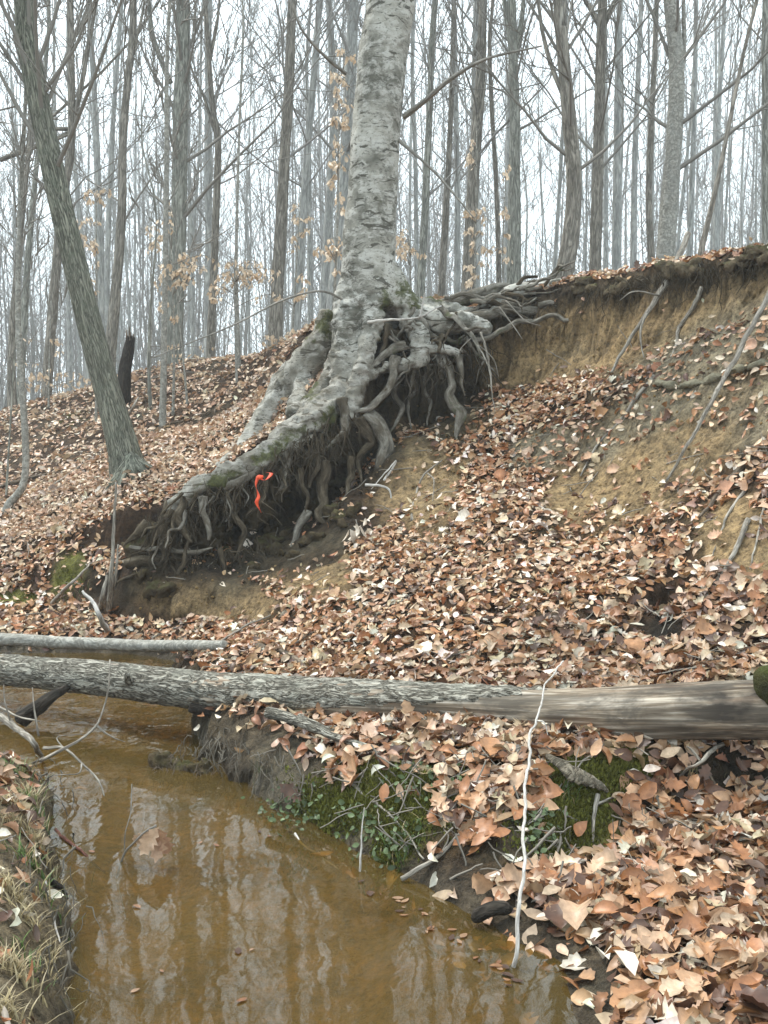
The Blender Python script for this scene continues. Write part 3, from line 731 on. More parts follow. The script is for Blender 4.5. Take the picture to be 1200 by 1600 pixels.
for k in range(84):
    Y = 19 + 26 * r.random() ** .8; s = -.47 + .94 * ((k * .618034) % 1) + r.normal(0, .01)
    if abs(s) < .03 and Y < 24: Y += 8
    x = s * Y
    side = ('slim bare grey tree in the crowded wood beyond the left hillside' if s < -.09 else 'slim bare grey tree in the crowded wood beyond the right bank rim' if s > .03 else 'slim bare grey tree in the hazy wood directly behind the big beech')
    grp = ('bare trees beyond the left hillside' if s < -.09 else 'bare trees beyond the right rim' if s > .03 else 'bare trees behind the beech')
    plant(x, Y, k % 8 if k >= 8 else k, r.uniform(0, 6.28), r.uniform(.75, 1.15), side, grp)

# the wood farther off reads as one mass of stems and twigs
mb = MB(); r = np.random.default_rng(5)
N_ = 360; Y = 44 + 56 * r.random(N_) ** .9; s = r.uniform(-.55, .55, N_); X = s * Y
g = ground(X, Y); h = r.uniform(14, 22, N_)
t = np.linspace(0, 1, 5)
st = np.stack([X, Y, g - .3], -1); off = np.cumsum(r.normal(0, .22, (N_, 5, 3)), axis=1) * (1, 1, 0)
S_ = st[:, None] + off + t[None, :, None] * (h[:, None, None] * np.array([0, 0, 1.]))
mb.batch(S_, (r.uniform(.04, .10, N_))[:, None] * np.linspace(1, .2, 5)[None], 4)
nb = 20
tt = r.uniform(.05, 1, (N_, nb)); xx = tt * 4; ii = np.minimum(xx.astype(int), 3); ff = (xx - ii)[..., None]; row = np.arange(N_)[:, None]
B0 = (S_[row, ii] * (1 - ff) + S_[row, ii + 1] * ff).reshape(-1, 3); az = r.uniform(0, 6.28, len(B0)); el = r.uniform(.3, .95, len(B0))
D0 = np.stack([np.cos(az) * np.sin(el), np.sin(az) * np.sin(el), np.cos(el)], -1); L0 = r.uniform(1.2, 4.2, len(B0))
B1 = wiggle(B0, D0, L0, 4, .2, .3, r); mb.batch(B1, np.broadcast_to(np.array([.024, .018, .013, .008]), (len(B1), 4)), 3)
for rep in range(4):
    f = r.uniform(.3, .95, len(B1))[:, None]; st2 = B1[:, 1] * (1 - f) + B1[:, 3] * f
    d2 = B1[:, 3] - B1[:, 1] + r.normal(0, .8, (len(B1), 3)); d2 /= np.linalg.norm(d2, axis=1)[:, None]
    mb.batch(wiggle(st2, d2, r.uniform(.5, 1.8, len(B1)), 3, .2, .3, r), np.broadcast_to(np.array([.0135, .011, .007]), (len(B1), 3)), 3)
N2 = 800; Y2 = 24 + 50 * r.random(N2); X2 = r.uniform(-.5, .5, N2) * Y2; g2 = ground(X2, Y2); h2 = r.uniform(2.5, 8, N2)
d2 = r.normal(0, .12, (N2, 3)) + (0, 0, 1); d2 /= np.linalg.norm(d2, axis=1)[:, None]
B2 = wiggle(np.stack([X2, Y2, g2 - .2], -1), d2, h2, 5, .06, .1, r); mb.batch(B2, np.linspace(.022, .007, 5)[None] * r.uniform(.6, 1.3, (N2, 1)), 3)
for rp in range(9):
    f = r.uniform(.1, .95, N2); x_ = f * 4; i_ = np.minimum(x_.astype(int), 3); w_ = (x_ - i_)[:, None]; rw = np.arange(N2)
    e2 = B2[rw, i_] * (1 - w_) + B2[rw, i_ + 1] * w_; az = r.uniform(0, 6.28, N2); el = r.uniform(.4, 1.2, N2)
    q2 = wiggle(e2, np.stack([np.cos(az) * np.sin(el), np.sin(az) * np.sin(el), np.cos(el)], -1), r.uniform(.5, 1.8, N2), 4, .2, .3, r); mb.batch(q2, np.broadcast_to(np.array([.012, .010, .008, .005]), (N2, 4)), 3)
fw = mb.build('far_wood', M['twig_hazed'], None); tag(fw, 'dense distant wood of bare stems and twigs fading into haze', 'woodland', kind='stuff')

# ------------------------------------------------------------------ dry leaves: shapes
def leaf_shape(kind, r):
    """unit-length leaf; returns verts, tris, quads"""
    fold = r.uniform(-.1, .75); curl = r.uniform(-1.1, 1.1); tw = r.uniform(-.9, .9)
    if kind == 'beech':
        t = np.array([0, .22, .5, .78, 1.0]); w = np.array([0, .21, .27, .18, 0]) * r.uniform(.8, 1.1)
        V = [(0, 0)]
        for a, b_ in zip(t[1:4], w[1:4]): V += [(a, -b_), (a, 0), (a, b_)]
        V += [(1, 0)]
        V = np.array(V); q = []; tr = [(0, 2, 1), (0, 3, 2)]
        for k in (1, 4): q += [(k, k + 1, k + 4, k + 3), (k + 1, k + 2, k + 5, k + 4)]
        tr += [(7, 8, 10), (8, 9, 10)]
    else:
        if kind == 'maple':
            O = [(0, 0), (.05, .16), (.13, .30), (.27, .29), (.37, .43), (.50, .37), (.61, .41), (.70, .27), (.84, .19), (.91, .08), (1.0, 0)]
        else:                                         # oak
            O = [(0, 0), (.12, .08), (.22, .20), (.31, .12), (.43, .28), (.52, .16), (.63, .30), (.71, .16), (.83, .18), (.91, .08), (1.0, 0)]
        O = np.array(O); O = np.vstack([O, (O[1:-1] * (1, -1))[::-1]]) + r.normal(0, .015, (20, 2))
        C = np.array([(x, 0) for x in (.14, .32, .5, .68, .84)]); V = np.vstack([O, C]); n0 = 20; tr = []; q = []
        half = [(0, 1, 20), (1, 2, 21, 20), (2, 3, 21), (3, 4, 22, 21), (4, 5, 22), (5, 6, 23, 22), (6, 7, 23), (7, 8, 24, 23), (8, 9, 24), (9, 10, 24)]
        for f in half:
            g_ = tuple((20 - k) % 20 if k < 20 else k for k in f)[::-1]
            (tr if len(f) == 3 else q).append(f); (tr if len(f) == 3 else q).append(g_)
    x, y = V[:, 0] - .5, V[:, 1]
    z = fold * np.abs(y) + curl * (x * x - .08) + tw * x * y * 1.4 + r.normal(0, .018, len(x)) * (kind != 'beech')
    # edges roll up
    z = z + r.uniform(-.8, 1.3) * y * y
    return np.stack([x, y, z], -1), np.array(tr), np.array(q)
SHAPES = {k: [leaf_shape(k, np.random.default_rng(hash_ + i)) for i in range(10)] for k, hash_ in (('beech', 10), ('maple', 30), ('oak', 50))}
PAL = np.array([(.58, .43, .29), (.46, .275, .155), (.31, .135, .055), (.105, .05, .028), (.80, .71, .59), (.40, .20, .09), (.52, .345, .22)])
PALW = np.array([.23, .20, .18, .11, .10, .10, .08])
def tints(n, r, w=PALW):
    c = PAL[r.choice(len(PAL), n, p=w / w.sum())] * r.uniform(.78, 1.18, (n, 1)); return c * r.normal(1, .04, (n, 3))

def rot_from(nrm, ang, r, tilt):
    n_ = nrm + r.normal(0, 1, nrm.shape) * tilt; n_ /= np.linalg.norm(n_, axis=1)[:, None]
    ref = np.stack([np.cos(ang), np.sin(ang), ang * 0], -1)
    x = ref - n_ * (ref * n_).sum(1)[:, None]; x /= np.maximum(np.linalg.norm(x, axis=1), 1e-6)[:, None]
    return np.stack([x, np.cross(n_, x), n_], -1)

def normals(x, y, e=.05):
    zx = (ground(x + e, y) - ground(x - e, y)) / (2 * e); zy = (ground(x, y + e) - ground(x, y - e)) / (2 * e)
    n_ = np.stack([-zx, -zy, np.ones_like(x)], -1); return n_ / np.linalg.norm(n_, axis=1)[:, None]

class Leaves:
    def __init__(s): s.rows = []
    def add(s, pos, rot, size, kind, tint):
        s.rows.append((pos, rot, size, kind, tint))
    def mesh(s, name, mat, sel=None):
        V, T, Q, C = [], [], [], []; n0 = 0
        for pos, rot, size, kind, tint in s.rows:
            rr = np.random.default_rng(len(pos)); var = rr.integers(0, 10, len(pos))
            for k in range(10):
                m = np.where(var == k)[0]
                if not len(m): continue
                v, tr, q = SHAPES[kind][k]; nv = len(v)
                W_ = np.einsum('nij,vj->nvi', rot[m], v) * size[m][:, None, None] + pos[m][:, None]
                o = n0 + np.arange(len(m))[:, None, None] * nv
                V.append(W_.reshape(-1, 3)); T.append((o + tr[None]).reshape(-1, 3)); Q.append((o + q[None]).reshape(-1, 4))
                C.append(np.repeat(tint[m], nv, axis=0)); n0 += len(m) * nv
        C = np.vstack(C)
        return build(name, np.vstack(V), [np.vstack(T), np.vstack(Q)], mat, None, {'tint': np.concatenate([C, np.ones((len(C), 1))], -1)})

# ------------------------------------------------------------------ the undercut beech
def R_(pts):                                   # [(u, v, Y, r_px)] -> path, radii
    p = np.array([P(u, v, Y) for u, v, Y, _ in pts]); r = np.array([px(r_, Y) for _, _, Y, r_ in pts]); return p, r
def up(p, r, m):
    x = np.linspace(0, 1, len(r)); return spline(p, m), np.interp(np.linspace(0, 1, m), x, r)
base = P(585, 480, 9.0)
beech = thing('beech_tree', 'big grey beech on the cut bank with its roots laid bare', 'tree', base)
fuse = MB()
p, r_ = R_([(578, 480, 9.0, 44), (577, 400, 9.0, 41.5), (582, 300, 9.0, 38.5), (588, 200, 9.0, 37.5), (597, 100, 9.0, 38), (610, 0, 9.0, 37)])
p = np.vstack([p, [(.20, 9.0, 7.0), (.30, 9.05, 9.5), (.28, 9.2, 12.5), (.40, 9.2, 16)]]); r_ = np.concatenate([r_, [.19, .17, .13, .07]])
trunk_path, trunk_rad = up(p, r_, 110)
def ringer(C, arc):
    z = C[..., 2]; return 1 + .018 * noise(np.stack([z * 7, C[..., 0] * 5, C[..., 1] * 5], -1)) + .04 * noise(np.stack([z * 2.2, C[..., 0] * 3, C[..., 1] * 3 + 4], -1))
fuse.tube(trunk_path, trunk_rad, 30, 0, 1, ring=ringer)
BUT = [
 [(556, 430, 8.98, 22), (550, 482, 8.93, 27), (543, 552, 8.85, 27), (538, 612, 8.72, 27), (503, 646, 8.55, 28), (460, 680, 8.38, 24), (404, 722, 8.2, 20), (348, 746, 8.05, 17), (296, 768, 7.95, 14), (264, 800, 7.9, 10)],
 [(586, 440, 8.86, 18), (582, 500, 8.8, 17), (574, 545, 8.72, 16), (563, 585, 8.62, 15), (554, 622, 8.55, 13), (548, 655, 8.48, 9)],
 [(548, 510, 9.0, 20), (530, 566, 8.95, 18), (504, 612, 8.82, 15), (470, 652, 8.62, 12), (438, 690, 8.42, 9)],
 [(604, 420, 9.05, 22), (618, 462, 9.05, 27), (642, 486, 9.02, 22), (668, 498, 8.98, 18), (704, 506, 8.92, 17), (738, 504, 8.9, 15), (766, 516, 8.88, 8)],
 [(578, 470, 9.2, 36), (595, 520, 9.25, 38), (612, 560, 9.3, 32)],
 [(640, 480, 9.12, 20), (676, 480, 9.15, 15), (722, 490, 9.15, 14), (762, 487, 9.15, 13), (800, 458, 9.2, 13), (842, 451, 9.22, 10), (882, 441, 9.2, 8), (908, 434, 9.15, 6)],
 [(632, 500, 8.95, 16), (652, 520, 8.88, 16), (656, 556, 8.8, 15), (640, 568, 8.75, 10), (600, 578, 8.7, 8), (566, 597, 8.62, 4)],
 [(650, 540, 8.85, 12), (680, 546, 8.8, 10), (704, 549, 8.78, 8), (720, 558, 8.76, 5)],
]
for k, b_ in enumerate(BUT):
    p, r_ = R_(b_); p, r_ = up(p, r_, 46)
    fuse.tube(p, r_, 18, .16, 10 + k, rfreq=3.5, flat=1.0)
V, fc, Nn = remesh(fuse, .017, 3)
Uv, Vv, _ = project(V)
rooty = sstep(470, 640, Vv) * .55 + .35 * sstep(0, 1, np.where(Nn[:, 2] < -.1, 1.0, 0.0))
low = Vv > 455
V = V + Nn * (np.where(low, .026, .006) * fbm(V * 7.0, 3) + np.where(low, .020, .0) * (.4 - np.abs(noise(V * 12.5)) * 1.6) + np.where(low, .008, .0015) * noise(V * np.array([9, 9, 40])) + .004 * noise(V * 24))[:, None]
ms = np.maximum.reduce([1 - sstep(.1, 1.7, blob(Uv, Vv, *b_)) for b_ in [(640, 458, 26, 32, 0), (610, 545, 26, 26, 0), (516, 655, 22, 28, 0), (480, 610, 26, 22, -.6), (430, 700, 60, 16, -.6), (690, 462, 30, 14, 0), (340, 752, 50, 14, -.4), (600, 470, 12, 22, 0)]])
build('trunk', V, fc, M['beech'], beech, {'buv': np.stack([ms, rooty, ms * 0, ms * 0 + 1], -1)}, True, base)
grow(trunk_path, trunk_rad, 77, nb=46, t0=.68, blen=5.2, n2=7, n3=5, lean=1.1).build('crown', M['twig'], beech, base)

ROOTS = [  # u, v, distance, radius in px
 [(700, 508, 8.9, 12), (752, 492, 9.0, 11), (792, 484, 9.05, 8.5), (832, 484, 9.05, 8), (880, 478, 9.0, 7), (912, 470, 8.95, 6)],
 [(676, 482, 9.2, 10), (716, 474, 9.22, 10), (752, 459, 9.25, 10), (800, 450, 9.26, 9), (846, 443, 9.26, 8), (886, 438, 9.24, 6)],
 [(738, 532, 8.85, 5), (784, 518, 8.88, 6), (800, 508, 8.88, 6.5), (826, 500, 8.86, 5), (864, 492, 8.82, 4.5), (882, 498, 8.78, 4.5), (918, 491, 8.75, 3)],
 [(716, 552, 8.75, 6), (724, 580, 8.72, 3.5), (723, 600, 8.7, 3), (727, 620, 8.68, 2)],
 [(616, 560, 8.72, 9), (613, 582, 8.66, 8), (604, 610, 8.6, 7.5), (586, 630, 8.52, 8), (556, 642, 8.46, 8)],
 [(632, 541, 8.8, 7), (598, 556, 8.74, 6.5), (578, 574, 8.68, 5), (562, 590, 8.62, 3)],
 [(690, 560, 8.85, 10), (706, 590, 8.75, 7), (703, 622, 8.72, 9), (720, 650, 8.62, 11), (712, 690, 8.55, 4)],
 [(628, 572, 8.85, 6), (616, 610, 8.86, 5), (624, 644, 8.8, 5), (604, 684, 8.66, 3)],
 [(640, 572, 8.95, 5), (648, 606, 8.96, 3.5), (636, 640, 8.9, 3), (646, 676, 8.84, 2)],
 [(666, 572, 8.95, 5), (660, 606, 8.96, 3.5), (674, 634, 8.9, 3), (668, 664, 8.86, 2)],
 [(536, 622, 8.5, 10), (540, 664, 8.44, 10), (525, 692, 8.36, 7), (504, 709, 8.3, 3)],
 [(572, 648, 8.55, 11), (596, 668, 8.52, 13), (604, 706, 8.46, 13), (590, 742, 8.36, 10), (572, 766, 8.28, 5)],
 [(452, 694, 8.28, 10), (444, 740, 8.22, 8), (434, 770, 8.15, 5)],
 [(314, 772, 7.88, 7), (317, 800, 7.84, 6), (319, 818, 7.82, 7), (325, 842, 7.8, 7)],
 [(470, 732, 8.2, 5), (476, 772, 8.14, 4.5), (479, 806, 8.08, 3)],
 [(510, 724, 8.3, 12), (506, 760, 8.24, 11), (507, 786, 8.16, 9), (498, 804, 8.08, 10), (520, 826, 8.0, 4)],
 [(548, 715, 8.38, 6), (544, 764, 8.3, 5), (541, 800, 8.22, 4)],
 [(204, 858, 7.85, 3.5), (256, 856, 7.82, 4.5), (300, 864, 7.78, 5), (332, 856, 7.76, 3)],
 [(196, 884, 7.86, 8), (240, 872, 7.84, 11), (292, 870, 7.86, 11)],
 [(184, 910, 7.8, 2), (214, 893, 7.78, 3.5), (250, 884, 7.78, 3)],
 [(242, 938, 7.7, 2), (270, 912, 7.72, 4), (290, 872, 7.76, 4.5), (300, 838, 7.82, 5)],
 [(480, 800, 8.1, 7), (462, 842, 8.0, 7), (450, 884, 7.85, 6), (426, 914, 7.72, 4)],
 [(400, 866, 7.9, 3), (428, 890, 7.78, 4), (440, 926, 7.66, 2)],
 [(452, 876, 7.86, 4), (458, 904, 7.76, 3.5), (464, 924, 7.66, 2)],
 [(372, 750, 8.1, 8), (366, 800, 8.02, 7), (380, 842, 7.95, 6), (364, 880, 7.86, 3)],
 [(420, 720, 8.2, 7), (410, 770, 8.1, 6), (386, 812, 8.02, 4)],
 [(268, 800, 7.86, 9), (252, 826, 7.82, 9), (262, 852, 7.8, 7), (248, 880, 7.76, 4)],
 [(288, 776, 7.9, 8), (280, 816, 7.84, 8), (300, 846, 7.8, 5)],
 [(232, 820, 7.88, 10), (212, 836, 7.86, 8), (196, 852, 7.85, 4)],
 [(340, 858, 7.82, 5), (346, 896, 7.74, 4), (330, 930, 7.66, 3)],
 [(560, 655, 8.5, 12), (580, 690, 8.5, 8), (560, 724, 8.44, 6), (566, 756, 8.36, 4)],
 [(484, 704, 8.3, 7), (496, 730, 8.24, 6), (484, 760, 8.18, 5)],
 [(350, 764, 8.0, 10), (392, 742, 8.1, 9), (436, 716, 8.22, 9), (486, 682, 8.36, 10)],
 [(232, 940, 7.68, 4), (250, 934, 7.66, 5), (262, 924, 7.68, 3)],
]
for k, q_ in enumerate(ROOTS):
    p, r_ = R_(q_); r_[-1] *= .35; r_[1:-1] *= .82; p, r_ = up(p, r_, 14 + 9 * len(q_))
    p = p + .030 * np.stack([noise(p * 7 + k), noise(p * 6 + k + 20) * .6, noise(p * 6 + k + 40)], -1)
    mb = MB(); mb.tube(p, r_, 12, .5, 60 + k, rfreq=1.8)
    mb.build('root', M['root' if k < 14 or k in (32,) else 'root_dark'] if k not in (11, 13, 21, 17) else M['root'], beech, base)
# lesser roots, each leaving the great root and feeling its way down
r2 = np.random.default_rng(515); gp, gr = R_(BUT[0][2:]); gp = spline(gp, 60)
for k in range(110):
    i0 = r2.integers(4, 60); a = gp[i0] + r2.normal(0, 1, 3) * (.05, .05, .03) + (0, -.02, -.06)
    L = r2.uniform(.18, .55); d = np.array([r2.normal(-.25, .5), r2.normal(-.35, .3), -1.0]); d /= np.linalg.norm(d)
    q = wiggle(a[None], d[None], np.array([L]), 6, .45, -.2, r2)[0]; q = spline(q, 22); q = q + .02 * np.stack([noise(q * 9 + k), noise(q * 9 + k + 20) * .6, noise(q * 9 + k + 40)], -1)
    mb = MB(); w = r2.uniform(.005, .019); mb.tube(q, np.linspace(w, w * .35, 22), 8, .35, 200 + k, rfreq=1.4)
    if k % 2: 
        e = wiggle(q[12][None], (d + r2.normal(0, .7, 3))[None], np.array([L * .5]), 5, .5, -.2, r2)[0]; mb.tube(spline(e, 10), np.linspace(w * .6, w * .2, 10), 6, .3, k)
    mb.build('root', M['root_dark' if r2.random() < .85 else 'root'], beech, base)
r4 = np.random.default_rng(616)
for k in range(46):
    if k < 26: a = P(r4.uniform(596, 730), r4.uniform(478, 545), r4.uniform(8.75, 9.0)); d = np.array([r4.normal(.35, .6), r4.normal(-.2, .3), r4.normal(-.6, .45)]); L = r4.uniform(.2, .6); w = r4.uniform(.012, .034)
    else: a = P(r4.uniform(690, 880), r4.uniform(452, 492), r4.uniform(8.95, 9.15)); d = np.array([1.0, r4.normal(-.1, .2), r4.normal(.05, .25)]); L = r4.uniform(.3, .8); w = r4.uniform(.010, .028)
    d /= np.linalg.norm(d)
    q = spline(wiggle(a[None], d[None], np.array([L]), 7, .38, -.1, r4)[0], 26); q = q + .025 * np.stack([noise(q * 8 + k), noise(q * 8 + k + 20) * .6, noise(q * 8 + k + 40)], -1)
    mb = MB(); mb.tube(q, np.linspace(w, w * .4, 26), 9, .4, 300 + k, rfreq=1.4)
    e = wiggle(q[14][None], (d + r4.normal(0, .7, 3))[None], np.array([L * .5]), 5, .5, -.2, r4)[0]; mb.tube(spline(e, 10), np.linspace(w * .6, w * .2, 10), 6, .3, k)
    mb.build('root', M['root_dark' if r4.random() < .35 else 'root'], beech, base)
# fine roots hanging in the hollow
rr = np.random.default_rng(21); mb = MB()
def fringe(n, pts, L, rad, jit, dirs=(0, -.1, -1.)):
    pts = np.asarray(pts); i = rr.random(n) * (len(pts) - 1); k = i.astype(int); f = (i - k)[:, None]
    st = pts[k] * (1 - f) + pts[k + 1] * f + rr.normal(0, 1, (n, 3)) * jit
    d = np.array(dirs) + rr.normal(0, .33, (n, 3)); d /= np.linalg.norm(d, axis=1)[:, None]
    LL = rr.uniform(L[0], L[1], n)
    return wiggle(st, d, LL, 6, .62, -.35, rr), np.abs(rr.normal(rad, rad * .5, n))[:, None] * np.linspace(1, .3, 6)[None]
for pts, n, L in (([(552, 650, 8.45), (500, 690, 8.3), (450, 710, 8.2), (360, 760, 8.05), (290, 790, 7.9), (230, 840, 7.85)], 420, (.10, .5)),
                  ([(600, 570, 8.85), (660, 560, 8.85), (700, 560, 8.8), (760, 530, 8.95)], 170, (.1, .5)),
                  ([(220, 880, 7.8), (300, 880, 7.78), (420, 850, 7.95)], 200, (.1, .32)),
                  ([(690, 500, 9.0), (800, 490, 9.0), (910, 480, 8.9)], 40, (.06, .3))):
    B_, r_ = fringe(n, [P(*q_) for q_ in pts], L, .0045, (.05, .06, .06)); mb.batch(B_, r_, 4)
o = mb.build('fine_roots', M['root_dark'], beech, base); o['kind'] = 'stuff'
# soil still clasped by the roots
sm = MB()
for u, v, Y, ru in [(470, 730, 8.55, 36), (410, 760, 8.38, 36), (352, 784, 8.2, 34), (300, 812, 8.1, 34), (256, 842, 8.02, 28), (220, 856, 8.0, 20), (320, 840, 8.15, 26), (392, 800, 8.3, 28), (512, 700, 8.68, 34),
                    (668, 520, 9.15, 30), (720, 512, 9.2, 26), (770, 504, 9.25, 24), (820, 486, 9.25, 24), (870, 470, 9.2, 24), (910, 458, 9.1, 24), (620, 540, 9.15, 34)]:
    c = P(u, v, Y); w = px(ru, Y); sm.tube(spline([c + (-w, 0, -.02), c, c + (w, .02, .02)], 5), [w * .5, w * .85, w, w * .85, w * .5], 10, .2, u)
r3 = np.random.default_rng(88)
for k in range(90):
    if k < 70: u = r3.uniform(215, 560); v = np.interp(u, [215, 330, 460, 560], [875, 868, 830, 770]) + r3.normal(0, 34)
    else: u = r3.uniform(600, 745); v = r3.uniform(575, 660)
    c = hit(u, min(v, 930)); w = r3.uniform(.02, .06)
    sm.tube(spline([c + (-w, 0, -.02), c + (0, -.01, .01), c + (w, .01, r3.normal(0, .03))], 5), [w * .5, w * .85, w, w * .85, w * .5], 8, .3, k)
V, fc, Nn = remesh(sm, .018, 1); V = V + Nn * (.05 * fbm(V * 13, 3) + .02 * noise(V * 40))[:, None]
build('root_soil', V, fc, M['clod'], beech, None, True, base)
# thin boughs leaving the trunk
for q_ in ([(632, 182, 8.9, 5), (668, 154, 8.6, 4), (706, 122, 8.4, 3.5), (760, 92, 8.2, 2.5), (846, 72, 8.0, 1.5)], [(622, 218, 8.95, 3), (680, 270, 8.8, 2), (740, 340, 8.7, 1.2)],
           [(540, 115, 8.9, 3), (510, 90, 8.7, 2.5), (474, 50, 8.5, 2), (452, 0, 8.4, 1.2)], [(540, 470, 8.85, 2), (500, 455, 8.7, 1.8), (440, 470, 8.6, 1.5), (360, 510, 8.5, 1.2), (240, 558, 8.4, .8)]):
    p, r_ = R_(q_); p, r_ = up(p, r_, 24); mb = MB(); mb.tube(p, r_, 6, .1, 5)
    mb.build('bough', M['twig'], beech, base)

# weathered stump behind the beech
def on(u, v, sink=0.0):
    h = hit(u, v); return np.array([h[0], h[1] + sink, h[2] - sink * .3])
b = P(470, 590, 9.5)
st_ = thing('old_stump', 'weathered grey stump with mossy broken top leaning beside the beech', 'stump', b)
sm = MB()
def hy(u, v): return hit(u, v)[1] - .04
for q_ in ([(513, 486, 9.3, 17), (508, 520, 9.3, 20), (490, 556, 9.25, 26), (452, 606, hy(452, 606), 30), (414, 658, hy(414, 658), 22), (378, 700, hy(378, 700), 13), (340, 732, hy(340, 732), 7)],
           [(500, 540, 9.3, 22), (480, 590, hy(480, 590), 22), (462, 650, hy(462, 650), 14)], [(526, 500, 9.3, 12), (524, 550, 9.3, 16), (520, 600, 9.2, 14)]):
    p, r_ = R_(q_); p, r_ = up(p, r_, 34); sm.tube(p, r_, 16, .2, int(q_[0][0]), rfreq=1.2)
V, fc, Nn = remesh(sm, .018, 2); V = V + Nn * (.02 * fbm(V * 7, 3) + .012 * noise(V * np.array([26, 26, 5])))[:, None]
Uv, Vv, _ = project(V); ms = (1 - sstep(510, 570, Vv)) * .75
build('trunk', V, fc, M['beech'], st_, {'buv': np.stack([ms, .25 + ms * .6, ms * 0, ms * 0 + 1], -1)}, True, b)

# ------------------------------------------------------------------ turf hanging over the rim on the right
def rim(u, dy=0, dz=0):
    Y = np.interp(u, _du, _DY[10]); z = np.interp(u, _du, _DZ[10]); return np.array([(u - 600) / F * Y, Y + dy, z + dz])
sm = MB(); tr = np.random.default_rng(9)
for u in np.arange(905, 1500, 7):
    c = rim(u, tr.uniform(-.09, .03), tr.uniform(-.15, -.04) + .03 * math.sin(u * .05)); w = tr.uniform(.02, .042)
    if noise(np.array([[u * .021, 3.3, .7]]))[0] < -.12: continue
    sm.tube(spline([c + (-w * 2.4, .03, tr.normal(0, .02)), c, c + (w * 2.4, .0, tr.normal(0, .02))], 5), np.array([.5, .9, 1, .9, .5]) * w, 8, .3, u)
V, fc, Nn = remesh(sm, .013, 1); V = V + Nn * (.028 * fbm(V * 16, 3) + .012 * noise(V * 46))[:, None]
tf = build('turf_edge', V, fc, M['turf']); tag(tf, 'dark root bound turf overhanging the top of the cut bank', kind='structure')
mb = MB(); B_, r_ = fringe(640, [rim(u, -.07, -.10) for u in np.arange(905, 1480, 25)], (.05, .36), .0030, (.03, .04, .03)); mb.batch(B_, r_, 4)
o = mb.build('hanging_rootlets', M['root_dark'], tf); o['kind'] = 'stuff'
# the clay shelf on the slope
def slab(pts, thick, seed, dn=.09):
    sm = MB(); c = [on(u, v) for u, v in pts]
    for k in range(len(c) - 1):
        a, b_ = c[k], c[k + 1]; sm.tube(spline([a + (0, .02, -.01), (a + b_) / 2 + (0, -.02, 0), b_ + (0, .02, -.01)], 6), np.array([.5, .9, 1, 1, .9, .5]) * thick, 10, .2, seed + k, flat=.5)
    return sm
sm = slab([(1030, 598), (1062, 604), (1100, 598), (1135, 586), (1172, 574), (1205, 566)], .062, 3)
V, fc, Nn = remesh(sm, .014, 2); V = V + Nn * (.022 * fbm(V * 12, 3))[:, None]
tag(build('clay_ledge', V, fc, M['rock']), 'pale clay ledge jutting from the bare slope under the right rim', 'ledge')

# ------------------------------------------------------------------ the fallen logs
LOGP = [(-260, 1028, 6.5, 20), (0, 1045, 5.85, 24), (300, 1076, 5.2, 30), (600, 1098, 4.62, 33.5), (900, 1113, 4.15, 41), (1150, 1112, 3.92, 50), (1330, 1108, 3.78, 54), (1700, 1096, 3.6, 58)]
p, r_ = R_(LOGP); lp, lr = up(p, r_, 620); lp = lp + .012 * np.stack([lp[:, 0] * 0, noise(lp * 1.3), noise(lp * 1.3 + 9)], -1)
lu, _, _ = project(lp)
lb = lp[len(lp) // 2].copy()
log = thing('fallen_log', 'long grey fallen log spanning the stream, bark peeled off its right half', 'log', lb)
warc = np.concatenate([[0], np.cumsum(np.linalg.norm(np.diff(lp, axis=0), axis=1))]); w0, w1 = np.interp([930, 1130], lu, warc) + 3 * 1.37
_t = M['log_wood'].node_tree; _b = [n_ for n_ in _t.nodes if n_.type == 'BSDF_PRINCIPLED'][0]; _src = _b.inputs['Base Color'].links[0].from_socket
_at = _t.nodes.new('ShaderNodeAttribute'); _at.attribute_name = 'buv'; _sx = _t.nodes.new('ShaderNodeSeparateXYZ'); _t.links.new(_at.outputs['Vector'], _sx.inputs[0])
_mr = _t.nodes.new('ShaderNodeMapRange'); _mr.inputs[1].default_value = w0; _mr.inputs[2].default_value = w1; _t.links.new(_sx.outputs[2], _mr.inputs[0])
_nz = _t.nodes.new('ShaderNodeTexNoise'); _nz.inputs['Scale'].default_value = 1.0; _nz.inputs['Detail'].default_value = 5; _mp = _t.nodes.new('ShaderNodeMapping'); _mp.inputs['Scale'].default_value = (16, 16, 5); _t.links.new(_at.outputs['Vector'], _mp.inputs[0]); _t.links.new(_mp.outputs[0], _nz.inputs['Vector'])
_m1 = _t.nodes.new('ShaderNodeMath'); _m1.operation = 'MULTIPLY'; _t.links.new(_mr.outputs[0], _m1.inputs[0])
_r1 = _t.nodes.new('ShaderNodeMapRange'); _r1.inputs[1].default_value = .40; _r1.inputs[2].default_value = .56; _t.links.new(_nz.outputs[0], _r1.inputs[0]); _t.links.new(_r1.outputs[0], _m1.inputs[1])
_mx = _t.nodes.new('ShaderNodeMix'); _mx.data_type = 'RGBA'; _t.links.new(_m1.outputs[0], _mx.inputs[0]); _t.links.new(_src, _mx.inputs[6]); _mx.inputs[7].default_value = (.05, .042, .034, 1); _t.links.new(_mx.outputs[2], _b.inputs['Base Color'])
mb = MB()
def woodring(C, arc):
    return 1 + .06 * noise(np.stack([C[..., 0] * 28, C[..., 1] * 28, C[..., 2] * 1.3], -1)) + .09 * noise(np.stack([C[..., 0] * 7, C[..., 1] * 7, C[..., 2] * 2.2 + 3], -1)) + .03 * noise(np.stack([C[..., 0] * 60, C[..., 1] * 60, C[..., 2] * 4], -1))
mb.tube(lp, lr * .93, 56, 0, 3, ring=woodring); mb.build('bare_wood', M['log_wood'], log, lb)
